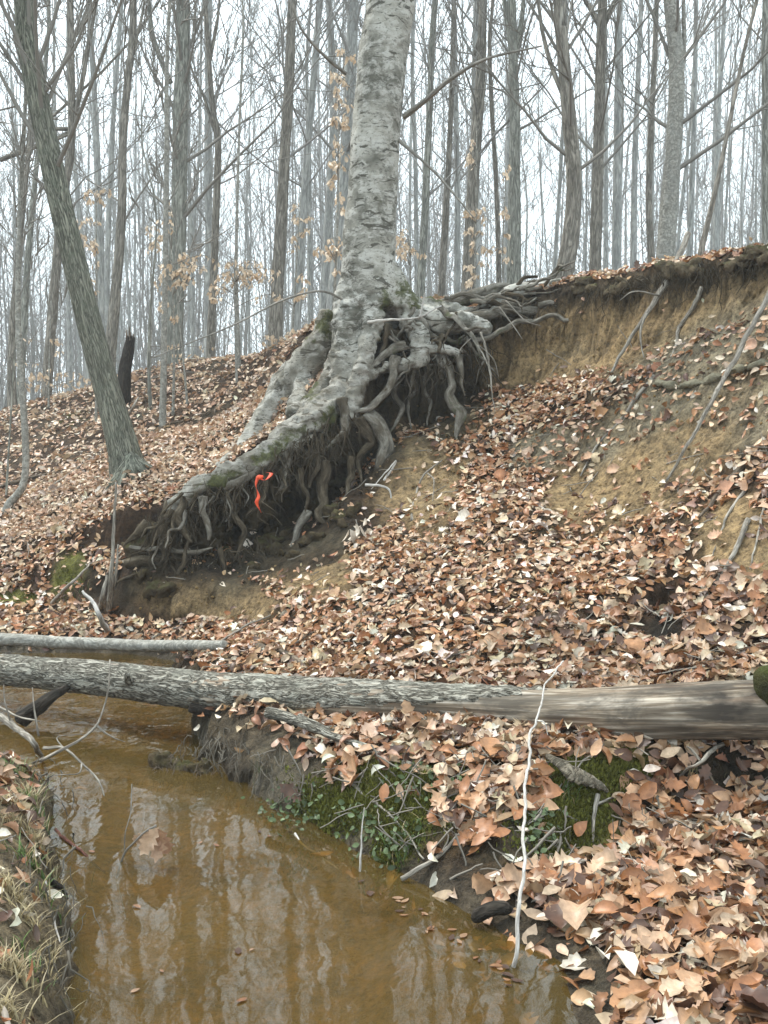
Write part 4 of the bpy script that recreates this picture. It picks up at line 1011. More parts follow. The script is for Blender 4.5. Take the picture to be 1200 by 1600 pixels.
# bark shell with a ragged edge; angle measured with a fixed frame: C0 = along N (up), C1 = along B
ns = 72; mb = MB()
maskstore = {}
def barkring(C, arc):
    a = np.arctan2(C[..., 1], C[..., 0])                  # 0 = top
    a2 = np.arange(ns) / ns * 2 * PI; up_ = np.cos(a)
    side = np.sin(a)                                      # which flank
    lim = 600 + 235 * up_ + 60 * noise(np.stack([C[..., 0] * 18, C[..., 1] * 18, C[..., 2] * 5], -1)) + 26 * noise(np.stack([C[..., 0] * 50, C[..., 1] * 50, C[..., 2] * 14], -1))
    m = lim - lu[:, None]
    maskstore['m'] = m
    q = np.stack([C[..., 0] * 34, C[..., 1] * 34, C[..., 2] * 10], -1)
    fur = 1 - np.abs(noise(q + .6 * noise(q * .5)[..., None])) * 1.8
    fur2 = noise(q * 2.4)
    d = .03 + .10 * np.clip(fur, -.5, 1) + .06 * fur2
    d = d + .07 * noise(np.stack([C[..., 0] * 5, C[..., 1] * 5, C[..., 2] * 3], -1))
    edge = sstep(-1, 9, m)
    return .945 + (.0 + d * .62) * edge - (1 - edge) * .06
mb.tube(lp, lr, ns, 0, 3, ring=barkring)
keep = maskstore['m'] > -4
kq = np.zeros(len(mb.q[0]), bool); kf = keep.ravel()
kq = kf[mb.q[0]].any(axis=1); mb.q[0] = mb.q[0][kq]; mb.t = []
mb.build('bark', M['log_bark'], log, lb)
mb = MB(); c = P(204, 1064, 5.3); mb.tube(spline([c + (0, .02, -.02), c + (.0, -.06, .03), c + (.01, -.10, .06)], 8), np.linspace(.03, .012, 8), 10, .3, 2); mb.build('knot', M['log_bark'], log, lb)

p, r_ = R_([(-220, 990, 7.1, 10), (0, 999, 6.98, 10), (160, 1006, 6.9, 9.5), (270, 1009, 6.6, 9), (350, 1008, 6.2, 8)]); p, r_ = up(p, r_, 90)
p[:, 2] += .008 * noise(p * 3)
mb = MB(); mb.tube(p, r_, 20, .10, 8, rfreq=.6); tag(mb.build('pale_log', M['bark_smooth'], None, p[45]), 'thin pale straight log lying across the stream behind the big log', 'log')

# ------------------------------------------------------------------ sticks, branches, roots lying about
def stick(name, label, pts, rp, mat, cat='stick', lift=.5, sides=8, rough=.28, twigs=(), group=None, wob=.006):
    """pts (u, v) rest on the ground there; (u, v, Y) hang at that distance"""
    def world(pts, rp):
        out = []
        for k, q_ in enumerate(pts):
            if len(q_) == 3: out.append(P(*q_))
            else:
                h = hit(*q_); out.append(h + (0, -px(rp, h[1]) * lift, px(rp, h[1]) * lift))
        return np.array(out)
    p = world(pts, rp); n_ = max(20, 14 * len(pts)); Ym = p[:, 1].mean(); r0 = px(rp, Ym)
    p = spline(p, n_); p = p + wob * 1.8 * np.stack([noise(p * 6 + rp), noise(p * 6 + 30) * .5, noise(p * 6 + 60)], -1) + wob * .6 * np.stack([noise(p * 21 + rp), noise(p * 21 + 30) * .5, noise(p * 21 + 60)], -1)
    mb = MB(); mb.tube(p, np.linspace(r0 * 1.15, r0 * .45, n_), sides, rough, int(pts[0][0]), rfreq=2); c = p[n_ // 2].copy()
    if not twigs:
        return tag(mb.build(name, M[mat], None, c), label, cat, group)
    t = thing(name, label, cat, c, group); mb.build('stem', M[mat], t, c)
    for tp, tr_ in twigs:
        p = world(tp, tr_); p = spline(p, 14); p = p + wob * np.stack([noise(p * 9), noise(p * 9 + 30), noise(p * 9 + 60)], -1)
        mb = MB(); rr_ = px(tr_, p[:, 1].mean()); mb.tube(p, np.linspace(rr_ * 1.1, rr_ * .4, 14), 6, rough, int(tp[0][1]), rfreq=2); mb.build('twig', M[mat], t, c)
    return t

stick('leaning_pole', 'long straight grey pole leaning down the right bank face', [(1206, 452, 6.75), (1160, 540, 6.6), (1100, 650, 6.42), (1038, 758)], 4.6, 'stick_grey', 'pole', 1.2)
stick('leaning_branch', 'grey branch slanting down from the rim into the leaves, tan leaves hanging on it', [(1076, 366, 8.2), (1038, 446, 7.95), (985, 530, 7.85), (954, 590)], 4.6, 'stick_grey', 'branch', 1.5,
      twigs=[([(1010, 490, 7.85), (1000, 520, 7.8), (1006, 560, 7.75)], 2.2), ([(1030, 462, 7.9), (990, 455, 7.8), (968, 470, 7.75)], 1.4)])
stick('bare_root', 'pale kinked root hanging out of the turf right of the slanting branch', [(1095, 452), (1082, 484), (1059, 517), (1055, 547), (1036, 572)], 3.4, 'stick_grey', 'root', .8)
stick('bare_root', 'thin pale root creeping down left of the clay ledge', [(1022, 590), (1000, 619), (962, 667), (932, 700), (906, 745)], 3.2, 'stick_grey', 'root', .8)
stick('bare_root', 'short dark root crossing the leaves above the grey soil patch', [(1000, 588), (958, 617), (922, 662)], 2.6, 'stick_brown', 'root', .8)
stick('bare_root', 'stout dark root lying between leaves and ochre soil at the right', [(1157, 732), (1122, 774), (1094, 812)], 5, 'stick_brown', 'root', .8)
stick('bare_root', 'bent grey root at the foot of the ochre soil near the right margin', [(1168, 815), (1150, 859), (1126, 902)], 4.6, 'stick_grey', 'root', .8)
stick('bare_root', 'straight thin root running down the ochre soil at the right margin', [(1204, 752), (1186, 830), (1172, 890)], 2.4, 'stick_grey', 'root', .8)
stick('bare_root', 'slim grey root beside the stout dark one on the ochre soil', [(1165, 765), (1140, 800), (1122, 840), (1114, 868)], 2.4, 'stick_grey', 'root', .8)
stick('bare_root', 'thin root dangling in front of the ochre scarp right of the beech roots', [(752, 520, 8.75), (764, 566, 8.68), (768, 600, 8.6), (772, 640, 8.5)], 1.8, 'stick_grey', 'root')
stick('dark_branch', 'dark half buried branch in the middle of the leaf slope', [(716, 896), (752, 904), (800, 910), (842, 902), (898, 908)], 4, 'stick_brown', 'branch', .6, twigs=[([(842, 902), (872, 884), (884, 862)], 2)])
stick('arched_stick', 'brown arched stick in the leaves just behind the big log', [(402, 1014), (438, 1020), (466, 1036), (492, 1060)], 6, 'stick_brown', lift=.8)
stick('thin_twig', 'thin grey twig rising from the big log toward the earth bank', [(286, 1048), (322, 1022, 6.5), (366, 988, 6.7), (426, 962)], 2.6, 'stick_grey', 'twig', 1)
stick('thin_twig', 'thin twig lying left of the rising twig, tip on the leaves', [(214, 1012), (270, 985), (330, 978)], 2, 'stick_grey', 'twig', 1)
stick('thin_twig', 'slim twig pointing up the leaf slope from the arched stick', [(456, 1012), (490, 990), (528, 968)], 2, 'stick_grey', 'twig', 1)
stick('thin_twig', 'long hair thin twig stretched over the leaves above the bare log end', [(826, 1036), (900, 1030), (990, 1025), (1100, 1024), (1204, 1020)], 1.6, 'stick_grey', 'twig', 1.5)
stick('thin_twig', 'curved twig touching the bare log end near the mossy stump', [(1096, 1052), (1140, 1044), (1180, 1036), (1206, 1030)], 2.6, 'stick_brown', 'twig', 1)
stick('broken_branch', 'furrowed grey branch slanting from under the log onto the bank', [(418, 1112, 4.55), (470, 1128, 4.4), (530, 1152, 4.25), (596, 1182, 4.1), (646, 1200)], 8, 'log_bark', 'branch', 1, sides=14, rough=.22)
stick('broken_branch', 'furrowed branch stub just above the slanting one beneath the log', [(468, 1122, 4.5), (510, 1140, 4.42), (560, 1158, 4.35), (630, 1176)], 6, 'log_bark', 'branch', .9, sides=12, rough=.25)
stick('broken_branch', 'dark branch lying in the shade under the middle of the log', [(300, 1108, 5.1), (380, 1122, 4.95), (470, 1138), (520, 1146)], 8, 'wet_wood', 'branch', .8, sides=12, rough=.25)
stick('bent_root', 'black wet bent wood rising from the stream under the left end of the log', [(34, 1122, 5.35), (62, 1104, 5.3), (84, 1086, 5.35), (104, 1074, 5.5)], 12, 'wet_wood', 'driftwood', sides=14, rough=.2)
stick('bank_branch', 'grey branch with curling bare twigs reaching over the stream from the left bank', [(-30, 1098, 4.7), (0, 1122, 4.55), (30, 1142, 4.45), (55, 1166, 4.32), (68, 1190)], 6.5, 'stick_grey', 'branch', .8, sides=10,
      twigs=[([(-10, 1100, 4.6), (28, 1120, 4.5), (62, 1128, 4.4)], 2.6), ([(62, 1188, 4.25), (90, 1175, 4.2), (122, 1158, 4.2), (152, 1130, 4.25), (168, 1080, 4.3), (171, 1030, 4.35)], 2.6), ([(152, 1132, 4.25), (170, 1148, 4.25), (196, 1158, 4.3)], 1.8),
             ([(68, 1168, 4.3), (98, 1168, 4.25), (128, 1192, 4.2), (154, 1218, 4.15), (163, 1244, 4.1)], 2.8), ([(60, 1150, 4.4), (52, 1108, 4.4), (50, 1074, 4.45)], 1.8), ([(100, 1170, 4.25), (90, 1150, 4.3), (134, 1148, 4.25)], 1.4), ([(128, 1192, 4.2), (122, 1208, 4.15), (86, 1212, 4.1)], 1.6),
             ([(20, 1136, 4.5), (8, 1100, 4.5), (6, 1070, 4.55)], 1.4)])
stick('red_twig', 'reddish brown twig poking from the left bank into the water', [(86, 1296), (128, 1333, 3.68), (162, 1362, 3.62)], 2.8, 'red_twig', 'twig', .6)
stick('dark_twig', 'short black twig stub on the left bank above the reflections', [(82, 1380), (98, 1392), (108, 1404)], 4.5, 'wet_wood', 'twig', .8)
stick('dry_stalk', 'long pale grass stalk bending down the left bank to the water', [(72, 1378), (86, 1420), (90, 1460), (98, 1500)], 2.2, 'stick_pale', 'stalk', 1.5)
stick('white_stick', 'white weathered stick standing in the water edge, propped on the log', [(804, 1512, 2.86), (808, 1472, 2.86), (816, 1354, 3.02), (820, 1248, 3.26), (828, 1162, 3.56), (848, 1082, 3.92), (866, 1052, 4.08), (878, 1036, 4.2)], 2.7, 'stick_pale', 'stick', wob=.009, sides=9,
      twigs=[([(836, 1128, 3.72), (850, 1130, 3.7), (856, 1148, 3.68)], 1.4)])
stick('forked_stick', 'forked grey stick on the mossy bank under the bare log end', [(1130, 1164), (1094, 1188, 3.75), (1068, 1212), (1048, 1232)], 3.2, 'stick_grey', 'stick', 1, twigs=[([(1094, 1188, 3.75), (1082, 1172, 3.75), (1074, 1166, 3.75)], 2.4)])
stick('curved_branch', 'curved dark branch lying on leaves below the right end of the log', [(1098, 1204), (1122, 1234), (1160, 1248), (1206, 1234)], 4, 'stick_brown', 'branch', 1)
stick('crooked_twig', 'crooked grey twig lying over the moss right of the white stick', [(826, 1262), (858, 1262), (884, 1278), (910, 1286)], 2.6, 'stick_grey', 'twig', 1)
stick('crooked_twig', 'upright broken twig stuck in the moss below the bark chunk', [(932, 1246), (928, 1280), (924, 1318)], 3.6, 'stick_grey', 'twig', 1.5, twigs=[([(930, 1262), (950, 1252), (972, 1246)], 2.4)])
stick('bleached_twig', 'bleached twig at the water edge slanting up left of the white stick', [(628, 1378), (688, 1338), (726, 1300), (754, 1268)], 3.4, 'stick_grey', 'twig', 1, twigs=[([(688, 1338), (700, 1310), (690, 1290)], 1.5)])
stick('bleached_twig', 'bleached twig slanting down right over the mossy bank', [(520, 1196), (560, 1236), (622, 1288), (662, 1346)], 3.2, 'stick_grey', 'twig', 1)
stick('dry_stalk', 'thin upright straw stalk at the foot of the green mossy bank', [(562, 1362), (566, 1310, 3.55), (572, 1262, 3.6)], 1.6, 'stick_pale', 'stalk')
stick('bleached_twig', 'pale broken twig dipping into the stream under the mossy bank', [(460, 1304), (474, 1322, 3.78), (506, 1342, 3.72), (528, 1358, 3.66)], 2.2, 'stick_pale', 'twig')
stick('upright_stake', 'tall pale upright stake before the left bank', [(170, 956), (174, 900, 7.5), (177, 840, 7.52), (181, 754, 7.55)], 3.8, 'stick_grey', 'stake', wob=.004)
stick('upright_stake', 'short grey stake close on the right of the tall pale one', [(174, 944), (180, 900, 7.55), (184, 852, 7.6)], 2.8, 'stick_grey', 'stake')
stick('upright_stake', 'thick short weathered stake left of the tall pale one', [(157, 954), (160, 930, 7.5), (166, 898, 7.55)], 4.2, 'stick_grey', 'stake')
stick('bent_stick', 'pale bent stick poking up from leaves above the pale log', [(168, 990), (155, 964, 7.2), (146, 942, 7.25), (130, 922, 7.3)], 4.2, 'stick_pale', 'stick')
stick('leaning_stick', 'straight grey stick leaning on the mossy edge left of the stakes', [(82, 944), (112, 910, 7.6), (146, 880)], 2.8, 'stick_grey', 'stick', 1.2)
stick('hill_branch', 'long pale branch lying up the left hillside toward the leaning tree', [(14, 820), (60, 778), (110, 742), (162, 704)], 2.2, 'stick_grey', 'branch', 1)
stick('hill_branch', 'dark branch lying flat left of the leaning tree', [(0, 764), (50, 748), (96, 741)], 2.6, 'stick_brown', 'branch', 1)
stick('hill_branch', 'dark branch lying on the hillside right of the leaning tree', [(206, 700), (250, 672), (300, 655), (332, 645)], 2.2, 'stick_brown', 'branch', 1)
stick('hill_branch', 'pale stub of branch leaning just right of the leaning trunk', [(196, 664), (206, 640, 10.9), (216, 622, 11)], 2.6, 'stick_grey', 'branch', 1)
stick('low_stick', 'grey stick low on the leaf flat above the left end of the pale log', [(-4, 986), (24, 974), (46, 962)], 2.6, 'stick_grey', 'stick', 1)
stick('thin_twig', 'thin pale twig leaning on the sandy mound below the beech', [(600, 752, 8.2), (618, 720, 8.25), (580, 764, 8.1)], 1.8, 'stick_pale', 'twig')
stick('thin_twig', 'forked white twig in front of the dark root hollow', [(570, 758, 8.1), (590, 758, 8.08), (608, 766, 8.05), (612, 792, 8.0)], 2.2, 'stick_pale', 'twig')
stick('thin_twig', 'grey twig standing in the leaves at the right of the sandy mound', [(642, 816), (648, 776, 8.0), (664, 742, 8.1), (690, 722)], 2, 'stick_grey', 'twig', 1, twigs=[([(668, 740, 8.1), (678, 752, 8.0), (676, 784)], 1.4)])
stick('thin_twig', 'pale stick jutting from the beech roots over the bare trunk foot', [(576, 503, 8.5), (610, 499, 8.45), (650, 496, 8.5), (690, 478, 8.6)], 2.2, 'stick_pale', 'twig', twigs=[([(655, 496, 8.5), (660, 475, 8.5), (663, 458, 8.5)], 2)])
stick('thin_twig', 'spray of bare twigs hanging before the ochre scarp', [(736, 522, 8.7), (752, 548, 8.6), (766, 580, 8.5), (771, 632, 8.42)], 1.3, 'stick_grey', 'twig', twigs=[([(745, 535, 8.65), (770, 560, 8.6), (780, 590, 8.55)], .9), ([(740, 525, 8.7), (720, 545, 8.65), (716, 560, 8.6)], .8), ([(780, 480, 8.7), (800, 506, 8.65), (816, 530, 8.6)], 1.2), ([(790, 470, 8.75), (820, 500, 8.65), (846, 510, 8.6)], 1)])
# rotting bark chunk, wet wood piece, mossy stump
sm = MB()
for k in range(6):
    a, b_ = hit(852 + k * 9, 1196 + k * 3), hit(892 + k * 11, 1236 + k * 1.5)
    n0 = np.array([0, -.045, .05]) * (1 - .10 * k)
    sm.tube(spline([a + n0, (a + b_) / 2 + n0 * 1.25, b_ + n0], 9), np.array([.55, .8, 1, .9, 1, .85, 1, .8, .5]) * .022, 7, .35, k, flat=.6, rfreq=1)
tag(sm.build('bark_chunk', M['rotten'], None, hit(898, 1215)), 'grey brown chunk of rotting layered bark on the moss below the log', 'bark chunk')
a, b_ = hit(738, 1446), hit(800, 1440); mb = MB()
mb.tube(spline([a + (0, 0, .02), (a + b_) / 2 + (0, 0, .045), b_ + (0, 0, .04)], 16), np.array([.5, .8] + [1] * 11 + [.9, .7, .4]) * .026, 12, .25, 5, flat=.8, rfreq=1.2)
tag(mb.build('wet_wood_piece', M['wet_wood'], None, (a + b_) / 2), 'black waterlogged wood piece at the stream edge by the white stick foot', 'driftwood')
c = P(1204, 1074, 3.80); mb = MB(); mb.tube(spline([c + (.06, .06, -.09), c + (.03, .02, -.04), c, c + (-.01, 0, .05), c + (-.005, .01, .075)], 14), np.array([.05, .055, .058, .06, .062, .064, .064, .063, .062, .06, .055, .047, .036, .02]), 18, .4, 7, rfreq=1.5)
mossy = clod_mat('mossy_wood', (.035, .03, .02), (.06, .062, .02), 1.0)
tag(mb.build('mossy_stump', mossy, None, c), 'green mossy stub of wood at the right margin touching the log', 'stump')
sm = MB(); r6 = np.random.default_rng(12)
for k in range(26):
    u = 246 + k * 3.6 + r6.normal(0, 6); c = P(u, 1200 + .10 * (u - 240) + r6.normal(0, 7) , 4.74 - .0012 * (u - 240)); w = r6.uniform(.02, .05)
    sm.tube(spline([c + (-w, .03, -.02), c, c + (w, .03, -.01)], 5), [w * .5, w * .9, w, w * .9, w * .5], 8, .3, k)
V, fc, Nn = remesh(sm, .012, 1); V = V + Nn * (.03 * fbm(V * 16, 3))[:, None]
mc = thing('mud_clump', 'dark wet clump of mud and roots jutting into the stream below the log', 'mud clump', P(285, 1205, 4.72))
build('clod', V, fc, M['clod'], mc, None, True, P(285, 1205, 4.72))
mb = MB(); rr = np.random.default_rng(14); B_, r_ = fringe(120, [P(244, 1196, 4.70), P(290, 1200, 4.66), P(340, 1208, 4.6)], (.04, .16), .0024, (.02, .03, .02), (-.1, -.5, -.6)); mb.batch(B_, r_, 4)
o = mb.build('rootlets', M['stick_brown'], mc, P(285, 1205, 4.72)); o['kind'] = 'stuff'
# orange marker ribbon tied to a root
rb = thing('marker_ribbon', 'bright orange marker ribbon tied to the beech roots', 'ribbon', P(408, 760, 7.95))
def strip(path, w, name):
    p = spline(path, 22); n_ = np.stack([np.cos(np.linspace(0, 5, 22)), .6 * np.sin(np.linspace(0, 5, 22)), np.zeros(22)], -1)
    V = np.concatenate([p - n_ * w, p + n_ * w]); i = np.arange(21); q = np.stack([i, i + 1, i + 23, i + 22], -1)
    o = build(name, V, [q], M['ribbon'], rb, None, True, P(408, 760, 7.95)); m = o.modifiers.new('s', 'SOLIDIFY'); m.thickness = .0015
strip([P(404, 744, 7.93), P(400, 758, 7.90), P(404, 775, 7.88), P(401, 786, 7.87), P(408, 801, 7.88)], .015, 'tail')
strip([P(404, 746, 7.93), P(414, 750, 7.9), P(424, 740, 7.95), P(416, 738, 7.98)], .014, 'loop')
mb = MB(); c = P(406, 746, 7.92); mb.tube(spline([c + (-.02, 0, .01), c, c + (.025, 0, .01)], 6), [.008, .018, .02, .02, .016, .008], 8, .3, 1); mb.build('knot', M['ribbon'], rb, P(408, 760, 7.95))

# ------------------------------------------------------------------ leaf litter
lrng = np.random.default_rng(77)
def cover(x, y, z):
    u, v, _ = project(np.stack([x, y, z], -1)); q = np.stack([x, y, z], -1); nz = .38 * fbm(q * 3.1, 3)
    p = np.ones_like(x)
    p *= 1 - .96 * patch(u, v, BARE_OCH, .3, nz) * (y < 11) * .96; p *= 1 - .62 * patch(u, v, BARE_OLV, .35, nz) * (y < 11)
    p *= 1 - .90 * patch(u, v, MOSSY, .45, nz) * (y < 11); p *= 1 - .84 * patch(u, v, BANKP, .35, nz) * (y < 5)
    p *= 1 - .62 * patch(u, v, MUDDY, .35, nz) * (y < 6)
    e = .06; g1 = np.hypot((ground(x + e, y) - ground(x - e, y)), (ground(x, y + e) - ground(x, y - e))) / (2 * e)
    p *= 1 - .93 * sstep(1.0, 1.9, g1)
    hollow = blob(u, v, 400, 850, 230, 90, -.35); p *= np.where((hollow < 1) & (y < 8.6) & (y > 7.5) & (v < 965), .08, 1)
    p *= np.where((blob(u, v, 1036, 985, 30, 24) < 1) & (y < 6.5), .03, 1)
    p *= np.where((blob(u, v, 897, 1216, 62, 34) < 1) & (y < 5), .12, 1) * np.where((blob(u, v, 1130, 1205, 90, 36) < 1) & (y < 4.6), .3, 1)
    left = (u < 110) & (y < 4.6); p *= np.where(left, .42, 1)
    p *= np.maximum(sstep(.01, .07, z + .03 * nz), .16 * ((z > -.09) & (u > 540)))
    return p
def scatter(n, y0, y1, s0, s1):
    y = np.sqrt(y0 ** 2 + (y1 ** 2 - y0 ** 2) * lrng.random(n)); x = lrng.uniform(s0, s1, n) * y
    z = ground(x, y); k = lrng.random(n) < cover(x, y, z); return x[k], y[k], z[k]
xa, ya, za = scatter(70000, 1.9, 10.8, -.46, .46)
xb, yb, zb = scatter(27000, 10.2, 24, -.46, .02)
xc_, yc_, zc_ = scatter(2600, 1.9, 3.9, .0, .46)
xd, yd, zd = scatter(15000, 1.6, 8.5, .46, .85); xe, ye, ze = scatter(9000, 3.0, 10.5, -.8, -.46)
X = np.concatenate([xa, xb, xc_, xd, xe]); Y = np.concatenate([ya, yb, yc_, yd, ye]); Z = np.concatenate([za, zb, zc_, zd, ze]); n = len(X)
nrm = normals(X, Y)
u_, v_, d_ = project(np.stack([X, Y, Z], -1))
fore = (Y < 5.4) & (u_ > 380)
kk = lrng.random(n); kind = np.where(kk < np.where(fore, .72, .95), 0, np.where(kk < np.where(fore, .82, .97), 1, 2))
size = np.where(kind == 0, lrng.uniform(.042, .078, n), lrng.uniform(.07, .12, n)) * np.where(fore & (kind == 0), 1.26, 1) * np.where(Y > 10, 1.15, 1)
lift = np.abs(lrng.normal(0, .016, n)) + .004; lift = np.where(Z < .03, .003, lift)
tilt = np.where(lrng.random(n) < .26, .9, .36)[:, None] * np.where(fore, .62, 1.0)[:, None]
rot = rot_from(nrm, lrng.uniform(0, 2 * PI, n), lrng, tilt)
pos = np.stack([X, Y, Z], -1) + nrm * lift[:, None]
tin = tints(n, lrng)
# leaf tint varies in drifts, darker near, paler up the left hillside
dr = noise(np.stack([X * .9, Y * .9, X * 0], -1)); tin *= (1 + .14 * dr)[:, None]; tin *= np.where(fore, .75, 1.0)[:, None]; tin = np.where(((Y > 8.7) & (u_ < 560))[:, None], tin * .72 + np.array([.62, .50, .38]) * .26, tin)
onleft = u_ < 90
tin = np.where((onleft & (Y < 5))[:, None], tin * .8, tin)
var = lrng.integers(0, 10, n)
# the 300 that show largest lie on the ground as leaves of their own
inside = (u_ > 10) & (u_ < 1190) & (v_ > 20) & (v_ < 1590)
inside &= ~((u_ > 120) & (v_ < 1180) & (v_ > 1020))
score = size / d_ * (.5 + rot[:, 1, 2] * 0 + np.clip(-rot[:, 1, 2], 0, 1)) * inside * (lift > .010)
pick = np.zeros(n, bool); pick[np.argsort(-score)[:300]] = True
pos[pick] += nrm[pick] * .012
KINDS = ['beech', 'maple', 'oak']
L_ = Leaves()
class LM: pass
def leaf_mesh(name, idx, mat, kind_=None):
    V, T, Q, C = [], [], [], []; n0 = 0
    for kd in range(3):
        for k in range(10):
            m = idx[(kind[idx] == kd) & (var[idx] == k)]
            if not len(m): continue
            v, tr, q = SHAPES[KINDS[kd]][k]; nv = len(v)
            V.append((np.einsum('nij,vj->nvi', rot[m], v) * size[m][:, None, None] + pos[m][:, None]).reshape(-1, 3))
            o = n0 + np.arange(len(m))[:, None, None] * nv
            T.append((o + tr[None]).reshape(-1, 3)); Q.append((o + q[None]).reshape(-1, 4)); shade_ = (1.16 - 1.1 * np.abs(v[:, 1]))[None, :, None] * lrng.normal(1, .10, (len(m), nv, 1)); C.append((tin[m][:, None] * shade_).reshape(-1, 3)); n0 += len(m) * nv
    C = np.vstack(C)
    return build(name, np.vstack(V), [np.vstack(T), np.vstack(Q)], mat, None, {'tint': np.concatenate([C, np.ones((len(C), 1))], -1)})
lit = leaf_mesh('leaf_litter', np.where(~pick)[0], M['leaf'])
tag(lit, 'deep carpet of rust, tan and bleached fallen leaves', 'leaf litter', kind='stuff')
cache = {}
from mathutils import Matrix
for i in np.where(pick)[0]:
    pal = int(np.argmin(((PAL - tin[i]) ** 2).sum(1))); key = (int(kind[i]), int(var[i]), pal)
    if key not in cache:
        v, tr, q = SHAPES[KINDS[key[0]]][key[1]]
        ob = build('fallen_leaf', v, [tr, q], M['leaf'], None, {'tint': np.concatenate([PAL[pal][None] * (1.16 - 1.0 * np.abs(v[:, 1:2])) * lrng.normal(1, .10, (len(v), 1)), np.ones((len(v), 1))], -1)})
        cache[key] = ob.data
    else:
        ob = bpy.data.objects.new('fallen_leaf', cache[key]); COL.objects.link(ob)
    mt = Matrix(rot[i].tolist()).to_4x4(); mt = Matrix.Translation(pos[i].tolist()) @ mt @ Matrix.Scale(float(size[i]), 4)
    ob.parent = ground_ob; ob.matrix_local = mt

# floating leaf, drowned leaves
fl = Leaves()
def one(kind_, p, ang, size_, tint, name, label, cat='leaf', tilt=.15, nrm_=(0, 0, 1), shape=0):
    r0 = rot_from(np.array([nrm_], float), np.array([ang]), lrng, tilt)[0]; v, tr, q = SHAPES[kind_][shape]
    ob = build(name, v @ r0.T * size_, [tr, q], M['leaf'], None, {'tint': np.tile(np.append(tint, 1), (len(v), 1))}); ob.location = p
    return tag(ob, label, cat) if label else ob
one('beech', P(503, 1337, 3.73), .1, .085, (.40, .24, .10), 'floating_leaf', 'single ochre leaf floating flat beside the mossy bank', tilt=.02, shape=3)
one('beech', P(125, 1235, 4.45), .2, .07, (.42, .25, .14), 'floating_leaf', 'small tan leaf floating near the left bank twigs', tilt=.02, shape=4)

fr_ = np.random.default_rng(17); V, T, Q, C = [], [], [], []; n0 = 0
for k in range(46):
    u, v = (fr_.uniform(560, 830), 0) if k < 34 else (fr_.uniform(110, 500), fr_.uniform(1180, 1590))
    if k < 34: v = np.interp(u, [560, 700, 830], [1372, 1450, 1540]) + fr_.uniform(-6, 26)
    h = P(u, v, 1.0); d_ = ray(u, v); h = np.array([0, 0, HC]) + d_ * (-(HC - .004) / d_[2])
    if gz(h[0], h[1]) > -.004: continue
    v_, tr, q = SHAPES['beech'][fr_.integers(0, 10)]; R0 = rot_from(np.array([[0, 0, 1.]]), np.array([fr_.uniform(0, 6.28)]), fr_, .05)[0]
    V.append((v_ * (1, 1, .25) * fr_.uniform(.010, .045)) @ R0.T + h); T.append(tr + n0); Q.append(q + n0); n0 += len(v_); C.append(np.tile(np.append(PAL[(1, 2, 3, 5)[fr_.integers(0, 4)]] * .6, 1), (len(v_), 1)))
tag(build('drifting_debris', np.vstack(V), [np.vstack(T), np.vstack(Q)], M['leaf'], None, {'tint': np.vstack(C)}), 'wet leaf scraps drifting on the stream along its edge', 'debris', kind='stuff')

# twig with hanging lobed leaves over the water
c = P(195, 1330, 3.6)
ot = thing('oak_twig', 'bare twig holding dangling tan lobed leaves above the stream', 'twig', c)
for q_, w in (([(182, 1372, 3.62), (194, 1334, 3.6), (208, 1318, 3.58), (226, 1300, 3.56), (244, 1290, 3.55)], 1.8), ([(194, 1334, 3.6), (196, 1300, 3.6), (204, 1270, 3.62), (206, 1225, 3.64)], .9), ([(182, 1372, 3.62), (188, 1398, 3.55), (196, 1432, 3.5)], 1.2)):
    p, r_ = R_([(*a, w) for a in q_]); p, r_ = up(p, r_, 16); mb = MB(); mb.tube(p, r_, 6, .15, 3); mb.build('stem', M['twig'], ot, c)
for k, (u, v, a, s_, sh) in enumerate([(234, 1314, 2.6, .115, 2), (246, 1318, 1.7, .125, 5), (256, 1316, 1.2, .10, 7), (222, 1308, 3.0, .085, 1)]):
    d = np.array([math.cos(a) * .75, .1 * (k - 1), -1 if k != 3 else -.4]); d /= np.linalg.norm(d); nn = np.cross(d, [0.2 * (k - 1), .2, 1]); nn = np.array([d[2] * -.3 + .2 * (k - 1.5), -1, .25]); nn -= d * nn.dot(d); nn /= np.linalg.norm(nn)
    Rm = np.stack([d, np.cross(nn, d), nn], -1); vv, tr, q = SHAPES['oak'][sh]; V = (vv * s_) @ Rm.T + P(u, v, 3.55 + .012 * k)
    t_ = np.array([(.56, .38, .25), (.46, .29, .18), (.36, .21, .13), (.58, .41, .28)][k])
    build('leaf', V, [tr, q], M['leaf'], ot, {'tint': np.tile(np.append(t_, 1), (len(V), 1))}, True, c)

